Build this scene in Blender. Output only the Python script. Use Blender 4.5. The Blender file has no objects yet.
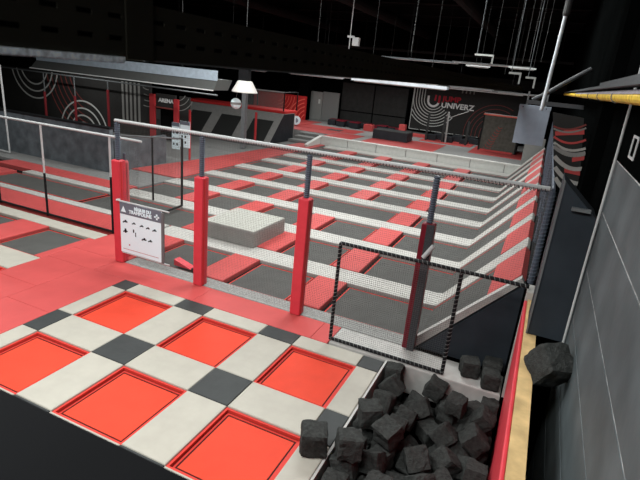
import bpy, bmesh, math, random
from mathutils import Vector, Matrix, Euler, noise

# ---------------------------------------------------------------- camera
SC = bpy.context.scene
COL = SC.collection
CAM_POS = (6.0976, -6.0081, 3.7459)
cam_data = bpy.data.cameras.new('camera'); cam = bpy.data.objects.new('camera', cam_data); COL.objects.link(cam)
cam.matrix_world = Matrix([[0.906394, -0.21303, 0.364786, 6.09756], [0.412192, 0.257006, -0.874097, -6.00812], [0.092457, 0.942638, 0.320758, 3.74587], [0, 0, 0, 1]])
cam_data.sensor_width = 36.0; cam_data.lens = 27.939
cam_data.clip_start = 0.02; cam_data.clip_end = 200
cam_data.dof.use_dof = True; cam_data.dof.focus_distance = 9.0; cam_data.dof.aperture_fstop = 7.0
SC.camera = cam
SC.view_settings.view_transform = 'Standard'; SC.view_settings.look = 'None'
SC.view_settings.gamma = 1.0; SC.view_settings.use_curve_mapping = False
SC.view_settings.exposure = 0.0
# ---------------------------------------------------------------- world
world = bpy.data.worlds.new('world'); SC.world = world; world.use_nodes = True
world.node_tree.nodes['Background'].inputs[0].default_value = (0.8, 0.85, 1, 1)
world.node_tree.nodes['Background'].inputs[1].default_value = 0.05
# ---------------------------------------------------------------- large area lights (the hall's ceiling panels)
def area(name, loc, sx, sy, watts, color=(0.955, 1.0, 0.985), rot=(0, 0, 0)):
    l = bpy.data.lights.new(name, 'AREA'); l.shape = 'RECTANGLE'; l.size = sx; l.size_y = sy
    l.energy = watts; l.color = color
    o = bpy.data.objects.new(name, l); o.location = loc; o.rotation_euler = rot; COL.objects.link(o)
    return o
# ---------------------------------------------------------------- materials
def mat(name, col, rough=0.6, spec=0.3, metal=0.0, var=0.0, scale=8.0, bump=0.0, bscale=20.0, emit=None, es=0.0, detail=3.0):
    m = bpy.data.materials.new(name); m.use_nodes = True; nt = m.node_tree; b = nt.nodes['Principled BSDF']
    b.inputs['Roughness'].default_value = rough; b.inputs['Metallic'].default_value = metal
    b.inputs['Specular IOR Level'].default_value = spec * 0.35
    b.inputs['Base Color'].default_value = (*col, 1)
    tc = nt.nodes.new('ShaderNodeTexCoord')
    if var > 0:
        n = nt.nodes.new('ShaderNodeTexNoise'); n.inputs['Scale'].default_value = scale; n.inputs['Detail'].default_value = detail
        nt.links.new(tc.outputs['Object'], n.inputs['Vector'])
        r = nt.nodes.new('ShaderNodeMapRange'); r.inputs[1].default_value = 0.3; r.inputs[2].default_value = 0.7
        r.inputs[3].default_value = 1 - var; r.inputs[4].default_value = 1 + var
        nt.links.new(n.outputs['Fac'], r.inputs[0])
        mx = nt.nodes.new('ShaderNodeVectorMath'); mx.operation = 'SCALE'; mx.inputs[0].default_value = col
        nt.links.new(r.outputs[0], mx.inputs['Scale']); nt.links.new(mx.outputs[0], b.inputs['Base Color'])
    if bump > 0:
        n2 = nt.nodes.new('ShaderNodeTexNoise'); n2.inputs['Scale'].default_value = bscale; n2.inputs['Detail'].default_value = 4
        nt.links.new(tc.outputs['Object'], n2.inputs['Vector'])
        bp = nt.nodes.new('ShaderNodeBump'); bp.inputs['Strength'].default_value = bump; bp.inputs['Distance'].default_value = 0.02
        nt.links.new(n2.outputs['Fac'], bp.inputs['Height']); nt.links.new(bp.outputs[0], b.inputs['Normal'])
    if emit: b.inputs['Emission Color'].default_value = (*emit, 1); b.inputs['Emission Strength'].default_value = es
    return m
def net_mat(name, col, pitch=0.05, strand=0.005, axes=('X', 'Z')):
    m = bpy.data.materials.new(name); m.use_nodes = True; nt = m.node_tree; b = nt.nodes['Principled BSDF']
    b.inputs['Base Color'].default_value = (*col, 1); b.inputs['Roughness'].default_value = 0.8
    tc = nt.nodes.new('ShaderNodeTexCoord'); sp = nt.nodes.new('ShaderNodeSeparateXYZ'); nt.links.new(tc.outputs['Object'], sp.inputs[0])
    outs = []
    for a in axes:
        md = nt.nodes.new('ShaderNodeMath'); md.operation = 'PINGPONG'; md.inputs[1].default_value = pitch / 2
        nt.links.new(sp.outputs[a], md.inputs[0])
        lt = nt.nodes.new('ShaderNodeMath'); lt.operation = 'LESS_THAN'; lt.inputs[1].default_value = strand / 2
        nt.links.new(md.outputs[0], lt.inputs[0]); outs.append(lt)
    mx = nt.nodes.new('ShaderNodeMath'); mx.operation = 'MAXIMUM'
    nt.links.new(outs[0].outputs[0], mx.inputs[0]); nt.links.new(outs[1].outputs[0], mx.inputs[1])
    nt.links.new(mx.outputs[0], b.inputs['Alpha'])
    return m
M = {}
M['white_pad'] = mat('white_vinyl', (0.395, 0.365, 0.315), 0.42, 0.4, var=0.05, scale=5, bump=0.25, bscale=6)
M['runner'] = mat('grey_white_vinyl', (0.42, 0.40, 0.375), 0.5, 0.35, var=0.06, scale=4, bump=0.2, bscale=8)
M['dark_pad'] = mat('charcoal_vinyl', (0.042, 0.044, 0.044), 0.45, 0.35, var=0.08, scale=6, bump=0.2, bscale=8)
M['red_mat'] = mat('red_floor_vinyl', (0.48, 0.072, 0.069), 0.42, 0.4, var=0.05, scale=3, bump=0.12, bscale=5)
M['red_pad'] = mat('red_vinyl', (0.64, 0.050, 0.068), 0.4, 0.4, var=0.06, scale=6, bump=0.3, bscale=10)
M['red_bed'] = mat('red_trampoline_weave', (0.63, 0.053, 0.026), 0.5, 0.3, var=0.05, scale=5, bump=0.15, bscale=120)
M['red_trim'] = mat('red_trim', (0.55, 0.045, 0.035), 0.5, 0.3)
M['spring'] = mat('brown_spring_cover', (0.05, 0.012, 0.01), 0.6, 0.2)
M['black'] = mat('black_steel', (0.012, 0.012, 0.013), 0.55, 0.3, var=0.1)
M['void'] = mat('black_underside', (0.006, 0.006, 0.006), 0.9, 0.1)
M['bed'] = mat('grey_trampoline_weave', (0.076, 0.074, 0.070), 0.6, 0.3, var=0.10, scale=4, bump=0.3, bscale=140)
M['black_vinyl'] = mat('black_vinyl', (0.022, 0.024, 0.028), 0.5, 0.35, var=0.15, scale=2.5, bump=0.5, bscale=5)
M['grey_pad'] = mat('light_grey_vinyl', (0.46, 0.44, 0.42), 0.5, 0.35, var=0.08, scale=7, bump=0.3, bscale=7)
M['beige_face'] = mat('beige_foam_edge', (0.50, 0.47, 0.43), 0.55, 0.3, var=0.08, scale=5)
M['foam'] = mat('dark_foam', (0.048, 0.049, 0.047), 0.95, 0.1, var=0.25, scale=30, bump=0.9, bscale=90)
M['wood'] = mat('raw_wood', (0.62, 0.42, 0.20), 0.7, 0.2, var=0.22, scale=6, bump=0.2, bscale=30, detail=8)
M['rail_steel'] = mat('blue_grey_steel', (0.085, 0.10, 0.13), 0.45, 0.5, 0.2, var=0.1, scale=12)
M['lace'] = mat('net_cord', (0.60, 0.60, 0.60), 0.7, 0.2)
M['lace_dark'] = mat('dark_net_cord', (0.05, 0.05, 0.055), 0.7, 0.2)
M['lace_blue'] = mat('blue_grey_cord', (0.12, 0.14, 0.175), 0.7, 0.2)
M['net'] = net_mat('fence_net', (0.11, 0.11, 0.105), 0.030, 0.0014)
M['net_y'] = net_mat('slope_net', (0.08, 0.08, 0.08), 0.032, 0.0024, ('Y', 'Z'))
M['net_light'] = net_mat('pale_fence_net', (0.35, 0.35, 0.34), 0.045, 0.006)
M['net_cage'] = net_mat('cage_net', (0.22, 0.22, 0.21), 0.05, 0.010)
M['carpet'] = mat('grey_carpet', (0.20, 0.195, 0.19), 0.95, 0.1, var=0.12, scale=20)
M['stage_grey'] = mat('grey_stage_mat', (0.26, 0.25, 0.245), 0.6, 0.3, var=0.06)
M['kerb'] = mat('pale_kerb_vinyl', (0.56, 0.56, 0.53), 0.5, 0.35, var=0.05)
M['kerb_top'] = mat('kerb_coping', (0.62, 0.61, 0.58), 0.5, 0.35, var=0.05)
M['grey_wall'] = mat('dark_grey_padding', (0.095, 0.108, 0.120), 0.6, 0.3, var=0.35, scale=3, bump=0.3, bscale=4)
M['black_wall'] = mat('black_painted_wall', (0.0022, 0.0025, 0.0025), 0.95, 0.0, var=0.2, scale=2)
M['ceiling'] = mat('black_ceiling', (0.006, 0.006, 0.006), 0.9, 0.1, var=0.3, scale=1.5)
M['board'] = mat('charcoal_wall_board', (0.090, 0.104, 0.110), 0.5, 0.35, var=0.25, scale=2.0, bump=0.15, bscale=6)
M['print_dark'] = mat('dark_wall_print', (0.030, 0.028, 0.027), 0.6, 0.25, var=0.1)
M['print_white'] = mat('white_wall_print', (0.55, 0.54, 0.52), 0.6, 0.25)
M['print_grey'] = mat('grey_wall_print', (0.22, 0.21, 0.20), 0.6, 0.25)
M['print_red'] = mat('dull_red_wall_print', (0.20, 0.05, 0.045), 0.6, 0.25)
M['print_bright_red'] = mat('red_wall_print', (0.50, 0.03, 0.03), 0.6, 0.25)
M['print_light_red'] = mat('pale_red_wall_print', (0.80, 0.16, 0.12), 0.6, 0.25)
M['door_grey'] = mat('grey_door_paint', (0.24, 0.24, 0.23), 0.6, 0.3, var=0.04)
M['ramp_grey'] = mat('grey_ramp_vinyl', (0.26, 0.25, 0.24), 0.6, 0.3, var=0.08)
M['sign_white'] = mat('white_sign_board', (0.78, 0.92, 0.97), 0.45, 0.4)
M['sign_grey'] = mat('grey_sign_header', (0.15, 0.165, 0.20), 0.45, 0.4)
M['ink'] = mat('black_ink', (0.03, 0.03, 0.035), 0.6, 0.2)
M['ink_red'] = mat('red_ink', (0.5, 0.1, 0.1), 0.6, 0.2)
M['silver'] = mat('galvanised_steel', (0.50, 0.52, 0.55), 0.35, 0.5, 0.6, var=0.12, scale=12)
M['white_metal'] = mat('white_metal', (0.50, 0.50, 0.50), 0.4, 0.4)
M['grey_metal'] = mat('grey_metal', (0.16, 0.165, 0.17), 0.45, 0.4, 0.2, var=0.1)
M['heater'] = mat('blue_grey_enamel', (0.27, 0.31, 0.37), 0.4, 0.4, var=0.05)
M['duct_face'] = mat('grey_duct_sheet', (0.085, 0.085, 0.082), 0.5, 0.4, var=0.05)
M['duct_blue'] = mat('pale_blue_duct_trim', (0.42, 0.49, 0.56), 0.5, 0.4, var=0.1)
M['yellow'] = mat('yellow_pipe_paint', (0.70, 0.48, 0.06), 0.5, 0.3, var=0.3, scale=14)
M['mauve'] = mat('mauve_grey_shell', (0.26, 0.23, 0.25), 0.8, 0.2, var=0.2, scale=12)
M['insul'] = mat('grey_pipe_insulation', (0.10, 0.10, 0.10), 0.9, 0.1, var=0.2)
M['tube_glow'] = mat('lamp_tube', (0.9, 0.9, 0.9), 0.4, 0.3, emit=(1, 0.97, 0.92), es=9.0)
M['lampshade'] = mat('bright_lamp_shade', (0.55, 0.52, 0.47), 0.4, 0.3, emit=(1, 0.97, 0.93), es=0.3)
M['ledge'] = mat('matt_black_ledge', (0.004, 0.004, 0.0045), 0.8, 0.1)
M['beam'] = mat('black_cable_tray', (0.020, 0.018, 0.014), 0.75, 0.1, var=0.1, scale=10)
M['lip'] = mat('lit_galvanised_lip', (0.75, 0.80, 0.86), 0.6, 0.4, 0.0, var=0.45, scale=90)  # galvanised lip, its colour paled to look lit
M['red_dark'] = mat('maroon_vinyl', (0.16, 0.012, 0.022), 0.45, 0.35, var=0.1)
M['pink_pad'] = mat('faded_pink_vinyl', (0.55, 0.12, 0.13), 0.5, 0.35, var=0.1)
M['lace_grey'] = mat('grey_net_cord', (0.22, 0.22, 0.22), 0.7, 0.2)
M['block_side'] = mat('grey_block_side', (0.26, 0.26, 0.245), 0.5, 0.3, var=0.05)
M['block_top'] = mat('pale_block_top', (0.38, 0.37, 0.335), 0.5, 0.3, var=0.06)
M['silver_dull'] = mat('dull_grey_steel', (0.08, 0.085, 0.09), 0.5, 0.4, 0.1, var=0.1)
M['shutter'] = mat('dark_shutter_sheet', (0.030, 0.029, 0.028), 0.6, 0.3, var=0.15, scale=3)
M['door_grey_dark'] = mat('mid_grey_door_paint', (0.19, 0.19, 0.185), 0.6, 0.3)
M['text_white'] = mat('white_lettering', (0.75, 0.74, 0.73), 0.5, 0.3)
M['print_jump'] = mat('dark_red_lettering', (0.42, 0.025, 0.04), 0.5, 0.3)
M['print_dull'] = mat('faint_red_print', (0.30, 0.07, 0.06), 0.6, 0.2)
M['print_grey2'] = mat('pale_grey_paint', (0.30, 0.30, 0.29), 0.6, 0.2)
M['print_bright'] = mat('bright_white_edge', (0.85, 0.85, 0.84), 0.5, 0.3)
M['jamb_red'] = mat('red_jamb_foam', (0.42, 0.035, 0.04), 0.5, 0.3)
M['bed_dark'] = mat('black_trampoline_weave', (0.030, 0.030, 0.029), 0.6, 0.3)
M['net_fine'] = net_mat('fine_fence_net', (0.05, 0.05, 0.05), 0.032, 0.0016)
M['roof_steel'] = mat('black_roof_steel', (0.009, 0.009, 0.009), 0.7, 0.2)
M['roof_steel2'] = mat('dark_grey_roof_steel', (0.02, 0.02, 0.02), 0.7, 0.2)
FARW = [90, 95, 95, 80, 85, 85, 110, 110, 80, 70, 80]
M['joint'] = mat('scuffed_pale_joint', (0.45, 0.45, 0.45), 0.7, 0.2, var=0.5, scale=6)
M['rod_dark'] = mat('dull_dark_rod', (0.07, 0.07, 0.07), 0.5, 0.3)
M['casing'] = mat('blue_black_vinyl', (0.030, 0.036, 0.044), 0.5, 0.35, var=0.15, scale=2.5, bump=0.3, bscale=4)
M['strip_dark'] = mat('dark_laced_strip', (0.05, 0.05, 0.055), 0.6, 0.3, var=0.3, scale=60)
M['bright_tube'] = mat('bright_lamp_body', (0.78, 0.83, 0.88), 0.3, 0.5, 0.1, var=0.15, scale=3)
M['post_red'] = mat('dull_red_sleeve', (0.22, 0.025, 0.03), 0.5, 0.3)
M['dark_steel'] = mat('dark_grey_steel', (0.06, 0.062, 0.066), 0.5, 0.3)
M['border'] = mat('mid_grey_vinyl', (0.25, 0.245, 0.235), 0.6, 0.3, var=0.2, scale=30)
M['rod_faint'] = mat('faint_dark_rod', (0.02, 0.02, 0.02), 0.6, 0.2)
M['ledge_grey'] = mat('ledge_grey_vinyl', (0.33, 0.32, 0.31), 0.55, 0.3, var=0.12, scale=14)
M['mesh_grey'] = mat('grey_scrim', (0.10, 0.098, 0.085), 0.7, 0.2, var=0.2, scale=6)

# ---------------------------------------------------------------- mesh helpers
class MB:
    def __init__(s): s.v = []; s.f = []; s.mi = []
    def _add(s, vs, fs, mi=0):
        n = len(s.v); s.v += [tuple(p) for p in vs]; s.f += [tuple(i + n for i in f) for f in fs]; s.mi += [mi] * len(fs); return s
    def box(s, x0, x1, y0, y1, z0, z1, mi=0):
        return s._add([(x0,y0,z0),(x1,y0,z0),(x1,y1,z0),(x0,y1,z0),(x0,y0,z1),(x1,y0,z1),(x1,y1,z1),(x0,y1,z1)],
                      [(3,2,1,0),(4,5,6,7),(0,1,5,4),(1,2,6,5),(2,3,7,6),(3,0,4,7)], mi)
    def pad(s, x0, x1, y0, y1, z0, z1, b=0.015, mi=0):      # box with a rounded top edge
        vs = []; rings = [(0, z0), (0, z1 - b), (b * 0.3, z1 - b * 0.3), (b, z1)]
        for d, z in rings: vs += [(x0+d,y0+d,z),(x1-d,y0+d,z),(x1-d,y1-d,z),(x0+d,y1-d,z)]
        fs = [(3,2,1,0)]
        for r in range(3):
            for k in range(4): a = r*4+k; c = r*4+(k+1)%4; fs.append((a, c, c+4, a+4))
        fs.append((12,13,14,15)); return s._add(vs, fs, mi)
    def prism(s, pts, d, mi=0):                              # polygon (3D points) extruded by vector d
        n = len(pts); d = Vector(d); P = [Vector(p) for p in pts]; Q = [p + d for p in P]
        nrm = (P[1]-P[0]).cross(P[2]-P[0])
        fl = nrm.dot(d) > 0
        fs = [tuple(range(n)), tuple(range(2*n-1, n-1, -1))]
        for k in range(n): fs.append((k, k+n, (k+1)%n+n, (k+1)%n))
        if fl: fs = [tuple(reversed(f)) for f in fs]
        return s._add(P + Q, fs, mi)
    def tube(s, path, r, n=10, mi=0, cap=True):
        P = [Vector(p) for p in path]; rs = r if isinstance(r, (list, tuple)) else [r]*len(P)
        ref = None; vs = []
        for i, p in enumerate(P):
            t = (P[min(i+1, len(P)-1)] - P[max(i-1, 0)]).normalized()
            if ref is None: ref = t.orthogonal().normalized()
            ref = (ref - t * ref.dot(t)); ref = ref.normalized() if ref.length > 1e-6 else t.orthogonal().normalized()
            b = t.cross(ref)
            vs += [p + (ref*math.cos(2*math.pi*k/n) + b*math.sin(2*math.pi*k/n))*rs[i] for k in range(n)]
        fs = []
        for i in range(len(P)-1):
            for k in range(n): fs.append((i*n+k, i*n+(k+1)%n, (i+1)*n+(k+1)%n, (i+1)*n+k))
        if cap: fs.append(tuple(reversed(range(n)))); fs.append(tuple(range((len(P)-1)*n, len(P)*n)))
        return s._add(vs, fs, mi)
    def lathe(s, prof, c=(0,0,0), n=20, mi=0):               # prof: (r, z) list
        vs = []; c = Vector(c)
        for r, z in prof: vs += [c + Vector((r*math.cos(2*math.pi*k/n), r*math.sin(2*math.pi*k/n), z)) for k in range(n)]
        fs = [tuple(reversed(range(n)))]
        for i in range(len(prof)-1):
            for k in range(n): fs.append((i*n+k, i*n+(k+1)%n, (i+1)*n+(k+1)%n, (i+1)*n+k))
        fs.append(tuple(range((len(prof)-1)*n, len(prof)*n))); return s._add(vs, fs, mi)
    def build(s, name, m, parent=None, org=None, smooth=False):
        me = bpy.data.meshes.new(name)
        if org is None:
            if parent is not None: org = tuple(parent['_org'])
            else:
                xs = [v[0] for v in s.v]; ys = [v[1] for v in s.v]; zs = [v[2] for v in s.v]
                org = ((min(xs)+max(xs))/2, (min(ys)+max(ys))/2, min(zs))
        me.from_pydata([(v[0]-org[0], v[1]-org[1], v[2]-org[2]) for v in s.v], [], s.f)
        for mm in (m if isinstance(m, (list, tuple)) else [m]): me.materials.append(mm)
        if any(s.mi):
            for p, i in zip(me.polygons, s.mi): p.material_index = i
        if smooth:
            for p in me.polygons: p.use_smooth = True
        me.validate(); me.update()
        o = bpy.data.objects.new(name, me); COL.objects.link(o)
        if parent is not None: o.parent = parent; o['_org'] = org      # part meshes share the thing's frame
        else: o.location = org; o['_org'] = org
        return o
def tag(o, label, cat, group=None, kind=None):
    o['label'] = label; o['category'] = cat
    if group: o['group'] = group
    if kind: o['kind'] = kind
    return o
def thing(name, label, cat, loc=(0, 0, 0), group=None):
    o = bpy.data.objects.new(name, None); o.empty_display_size = 0.2; o.location = loc; o['_org'] = tuple(loc); COL.objects.link(o)
    return tag(o, label, cat, group)
def struct(o):
    o['kind'] = 'structure'; return o
def helix(a, b, R, pitch, seg=8):                             # cord wound round the straight rod a-b
    a = Vector(a); b = Vector(b); t = (b-a).normalized(); u = t.orthogonal().normalized(); w = t.cross(u)
    L = (b-a).length; n = int(L/pitch*seg)
    return [a + t*(L*i/n) + (u*math.cos(2*math.pi*i/seg) + w*math.sin(2*math.pi*i/seg))*R for i in range(n+1)]
def chain(*os):                                             # hang the later parts under the first as sub-parts
    for o in os[1:]: o.parent = os[0]
def rod(x0, y0, z0, x1, y1, z1, r, n=10): return MB().tube([(x0,y0,z0),(x1,y1,z1)], r, n)
def ribbon(mb, pts2, w, y, d, mi=0, axes='xz'):               # raised print line of width w in a vertical plane
    for i in range(len(pts2)-1):
        (x0, z0), (x1, z1) = pts2[i], pts2[i+1]; L = math.hypot(x1-x0, z1-z0) or 1
        nx, nz = -(z1-z0)/L*w/2, (x1-x0)/L*w/2
        mb.prism([(x0+nx,y,z0+nz),(x1+nx,y,z1+nz),(x1-nx,y,z1-nz),(x0-nx,y,z0-nz)], (0, d, 0), mi)
    return mb
def arc(cx, cz, r, a0, a1, n=24): return [(cx + r*math.cos(math.radians(a0+(a1-a0)*i/n)), cz + r*math.sin(math.radians(a0+(a1-a0)*i/n))) for i in range(n+1)]
def clip_path(pts, x0, x1, z0, z1):
    out = []; cur = []
    for p in pts:
        if x0 <= p[0] <= x1 and z0 <= p[1] <= z1: cur.append(p)
        else:
            if len(cur) > 1: out.append(cur)
            cur = []
    if len(cur) > 1: out.append(cur)
    return out
def text(name, s, size, m, parent, loc, rot=(math.pi/2, 0, 0), bold=0.0, shear=0.0, sx=1.0, depth=0.004, align='LEFT'):
    cu = bpy.data.curves.new(name, 'FONT'); cu.body = s; cu.size = size; cu.offset = bold; cu.shear = shear; cu.extrude = depth
    cu.align_x = align
    t = bpy.data.objects.new(name, cu); COL.objects.link(t)
    bpy.context.view_layer.update()
    me = bpy.data.meshes.new_from_object(t.evaluated_get(bpy.context.evaluated_depsgraph_get()))
    bpy.data.objects.remove(t); bpy.data.curves.remove(cu)
    me.materials.clear(); me.materials.append(m)
    o = bpy.data.objects.new(name, me); COL.objects.link(o); o.parent = parent
    po = parent['_org'] if parent else (0, 0, 0)
    o.location = (loc[0]-po[0], loc[1]-po[1], loc[2]-po[2]); o.rotation_euler = rot; o.scale = (sx, 1, 1)
    return o
ORD = ['first','second','third','fourth','fifth','sixth','seventh','eighth','ninth','tenth']

# ---------------------------------------------------------------- room shell
XW = 6.72          # face of the right wall
struct(MB().box(-24, 7.5, -8.2, 29.2, -1.25, -1.15).build('floor', M['void']))
struct(MB().box(-24, 7.5, -8.2, 29.2, 7.3, 7.4).build('ceiling', M['ceiling']))
struct(MB().box(-24, 7.5, 28.9, 29.1, -1.2, 7.4).build('wall_back', M['black_wall']))
struct(MB().box(-24.2, -24, -8.2, 29.2, -1.2, 7.4).build('wall_left', M['black_wall']))
struct(MB().box(-24, 7.5, -8.4, -8.2, -1.2, 7.4).build('wall_front', M['black_wall']))
w = MB().box(XW, XW+0.3, -0.9, 29, -1.2, 7.4)
w.box(XW, XW+0.3, -8.2, -0.9, 3.25, 7.4); w.box(XW+0.08, XW+0.3, -8.2, -0.9, -1.2, 3.25)
struct(w.build('wall_right', M['black_wall']))
# charcoal boards of the near right wall, one thing each
zs = [-1.1, -0.45, 0.1, 0.65, 1.18, 1.73, 2.23, 2.78, 3.25]
nm = ['lowest', 'second from the bottom', 'third from the bottom', 'fourth from the bottom', 'fourth from the top', 'third from the top', 'second from the top', 'topmost']
for k in range(8):
    b = MB(); b.box(XW, XW+0.06, -8.1, -0.92, zs[k]+0.002, zs[k+1]-0.014)
    o = b.build('wall_board', M['board'])
    MB().box(XW+0.004, XW+0.06, -8.1, -0.92, zs[k+1]-0.013, zs[k+1]-0.001).build('joint_strip', M['joint'], o)
    tag(o, 'long charcoal board on the right-hand wall, %s of the stacked boards' % nm[k], 'wall board', 'charcoal boards cladding the right wall')
# ---------------------------------------------------------------- lights
LIGHT_ROWS = []
def batten(x0, x1, y, z, label, watts=0, rods=(), group='hanging strip lights', ztop=7.3, wide=0.07, m='silver', h=0.05):
    t = thing('strip_light', label, 'light', ((x0+x1)/2, y, z), group)
    MB().box(x0, x1, y-wide/2, y+wide/2, z, z+h).build('housing', M[m], t)
    MB().tube([(x0+0.05, y, z-0.012), (x1-0.05, y, z-0.012)], 0.014, 8).build('lamp_tube', M['tube_glow'] if watts else M['white_metal'], t)
    for rx in rods or (x0+0.3, x1-0.3): rod(rx, y, z+h, rx, y, ztop, 0.007, 6).build('suspension_rod', M['rod_faint'], t)
    return t
# ceiling panels above the deck, the pit and the front of the court (all above the picture)
def panel(x, y, z, sx, sy, watts, label):
    t = thing('ceiling_light', label, 'light', (x, y, z), 'ceiling light panels')
    b = MB(); e = 0.04
    b.box(x-sx/2-e, x+sx/2+e, y-sy/2-e, y-sy/2, z, z+0.1); b.box(x-sx/2-e, x+sx/2+e, y+sy/2, y+sy/2+e, z, z+0.1)
    b.box(x-sx/2-e, x-sx/2, y-sy/2, y+sy/2, z, z+0.1); b.box(x+sx/2, x+sx/2+e, y-sy/2, y+sy/2, z, z+0.1)
    b.box(x-sx/2, x+sx/2, y-sy/2, y+sy/2, z+0.06, z+0.1)
    b.build('housing', M['grey_metal'], t)
    l = area('lamp', (0, 0, 0.05), sx, sy, watts); l.parent = t
panel(1.8, -4.2, 6.2, 2.6, 1.6, 360, 'ceiling light panel above the chequered trampolines')
panel(-3.5, 1.0, 6.6, 2.6, 1.6, 300, 'ceiling light panel above the red floor on the left')
panel(3.0, 3.8, 6.9, 2.6, 1.6, 400, 'ceiling light panel above the front rows of the court')
panel(4.6, -6.6, 6.6, 2.6, 1.4, 420, 'added fill light panel above the viewer')  # fill light added on the viewer's side to brighten upright faces
panel(-3.0, -5.6, 6.9, 2.6, 1.6, 360, 'added fill light panel behind the left part of the deck')  # second panel added as fill, flattening the light from the near side
# rows of downlights higher up over the court; they sit above the picture's upper edge
panel(-2.5, 7.0, 7.15, 2.6, 1.6, 620, 'ceiling light panel above the middle of the court, left')
panel(3.0, 8.2, 7.15, 2.6, 1.6, 620, 'ceiling light panel above the middle of the court, right')
# ---------------------------------------------------------------- sub-frame under everything
struct(MB().box(-24, 4.745, -7.5, 0.6, -1.15, -0.125).build('floor_deck_frame', M['void']))
struct(MB().box(-24, 6.3, 0.75, 19.0, -1.15, -0.125).build('floor_court_frame', M['void']))
struct(MB().box(-24, 6.3, 0.6, 0.75, -1.15, -0.125).build('floor_fence_footing', M['void']))
# ---------------------------------------------------------------- trampolines (bed set below the pads)
def trampoline(x0, x1, y0, y1, label, group, bed, gap=0.058, z=-0.060, lip=False, open_right=False):
    t = thing('trampoline', label, 'trampoline', ((x0+x1)/2, (y0+y1)/2, -0.12), group)
    # red outer rim, dark spring gap, red inner trim, bed
    def frame(mb, a, b, z0, z1):
        mb.box(x0+a, x1-a, y0+a, y0+b, z0, z1); mb.box(x0+a, x1-a, y1-b, y1-a, z0, z1)
        mb.box(x0+a, x0+b, y0+b, y1-b, z0, z1); mb.box(x1-b, x1-a, y0+b, y1-b, z0, z1); return mb
    if lip:
        frame(MB(), 0.0, 0.028, -0.12, -0.022).build('pad_skirt', M['red_trim'], t)
        frame(MB(), 0.028, 0.040, -0.12, z-0.006).build('spring_cover', M['spring'], t)
        frame(MB(), 0.040, 0.062, -0.12, z+0.002).build('edge_trim', M['red_trim'], t)
        frame(MB(), 0.062, 0.082, -0.12, z-0.004).build('spring_row', M['spring'], t)
        MB().box(x0+0.082, x1-0.082, y0+0.082, y1-0.082, -0.10, z).build('bed', bed, t)
    else:
        if open_right: x1 += gap + 0.022
        b = frame(MB(), 0.0, gap, -0.12, z-0.012); b2 = frame(MB(), gap, gap+0.022, -0.12, z+0.004)
        if open_right:                                  # bed runs on into the slope: drop the right-hand bars
            for q in (b, b2): q.v = q.v[:-8]; q.f = q.f[:-6]; q.mi = q.mi[:-6]
        b.build('spring_cover', M['void'], t); b2.build('edge_trim', M['red_trim'], t)
        MB().box(x0+gap+0.022, x1-gap-0.022, y0+gap+0.022, y1-gap-0.022, -0.10, z).build('bed', bed, t)
    return t
def pad(name, x0, x1, y0, y1, m, label, cat, group=None, top=0.0, bot=-0.12, b=0.012, e=0.003):
    return tag(MB().pad(x0+e, x1-e, y0+e, y1-e, bot, top, b).build(name, m), label, cat, group)
# chequered deck
p_, w_, d_, w2_ = 0.308, 1.0, 0.565, 1.05
U = [0, p_, p_+w_, p_+w_+d_, p_+2*w_+d_, p_+2*w_+2*d_, p_+3*w_+2*d_, 4.745]
V = [0, -p_, -p_-w2_, -p_-w2_-d_, -p_-2*w2_-d_, -p_-2*w2_-2*d_, -p_-3*w2_-2*d_, -2*p_-3*w2_-2*d_]
cname = ['outer left', 'left', 'second', 'second', 'third', 'third', 'outer right']
side = ['left edge strip', 'left column', 'between left and middle columns', 'middle column', 'between middle and right columns', 'right column', 'strip beside the foam pit']
rowd = ['far edge strip', 'row nearest the fence', 'between first and second rows', 'second row from the fence', 'between second and third rows', 'third row from the fence', 'edge nearest the viewer']
for i in range(7):
    for j in range(7):
        x0, x1, y1, y0 = U[i], U[i+1], V[j], V[j+1]
        if i % 2 == 1 and j % 2 == 1:
            trampoline(x0, x1, y0, y1, 'red square trampoline, %s, %s' % (side[i], rowd[j]), 'red square trampolines', M['red_bed'], lip=True)
        elif i % 2 == 0 and j % 2 == 0:
            pad('corner_pad', x0, x1, y0, y1, M['dark_pad'], 'charcoal deck pad, %s, %s' % (side[i], rowd[j]), 'pad', 'charcoal corner pads', b=0.010)
        else:
            pad('white_pad', x0, x1, y0, y1, M['white_pad'], 'white deck pad, %s, %s' % (side[i], rowd[j]), 'pad', 'white pads of the chequered deck', b=0.014)
# red floor mats round the deck
mats = [(-0.75, 1.43, 0.0, 0.57, 'red floor mat along the fence foot, behind the sign'), (1.43, 3.58, 0.0, 0.57, 'long red floor mat along the fence foot between the padded posts'),
        (3.58, 3.86, 0.0, 0.57, 'short red floor mat beside the small black gate'), (-1.9, -0.75, -0.02, 0.57, 'red floor mat left of the first padded post'),
        (-1.9, -0.93, -1.0, -0.02, 'red floor mat beside the white runner on the left'), (-0.93, 0.0, -1.5, 0.0, 'red floor mat touching the chequered deck, near its far left corner'),
        (-1.9, -0.93, -2.6, -1.0, 'red floor mat left of the deck, toward the viewer'), (-0.93, 0.0, -3.2, -1.5, 'red floor mat touching the chequered deck, at the picture edge'),
        (-1.9, -0.93, -4.9, -2.6, 'red floor mat at the left picture edge'), (-0.93, 0.0, -4.9, -3.2, 'red floor mat nearest the viewer'),
        (-1.96, -0.62, 0.57, 1.66, 'red floor mat behind the first padded post')]
for a in mats: pad('floor_mat', a[0], a[1], a[2], a[3], M['red_mat'], a[4], 'floor mat', 'red floor mats', top=-0.003, b=0.006, e=0.0015)
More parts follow.
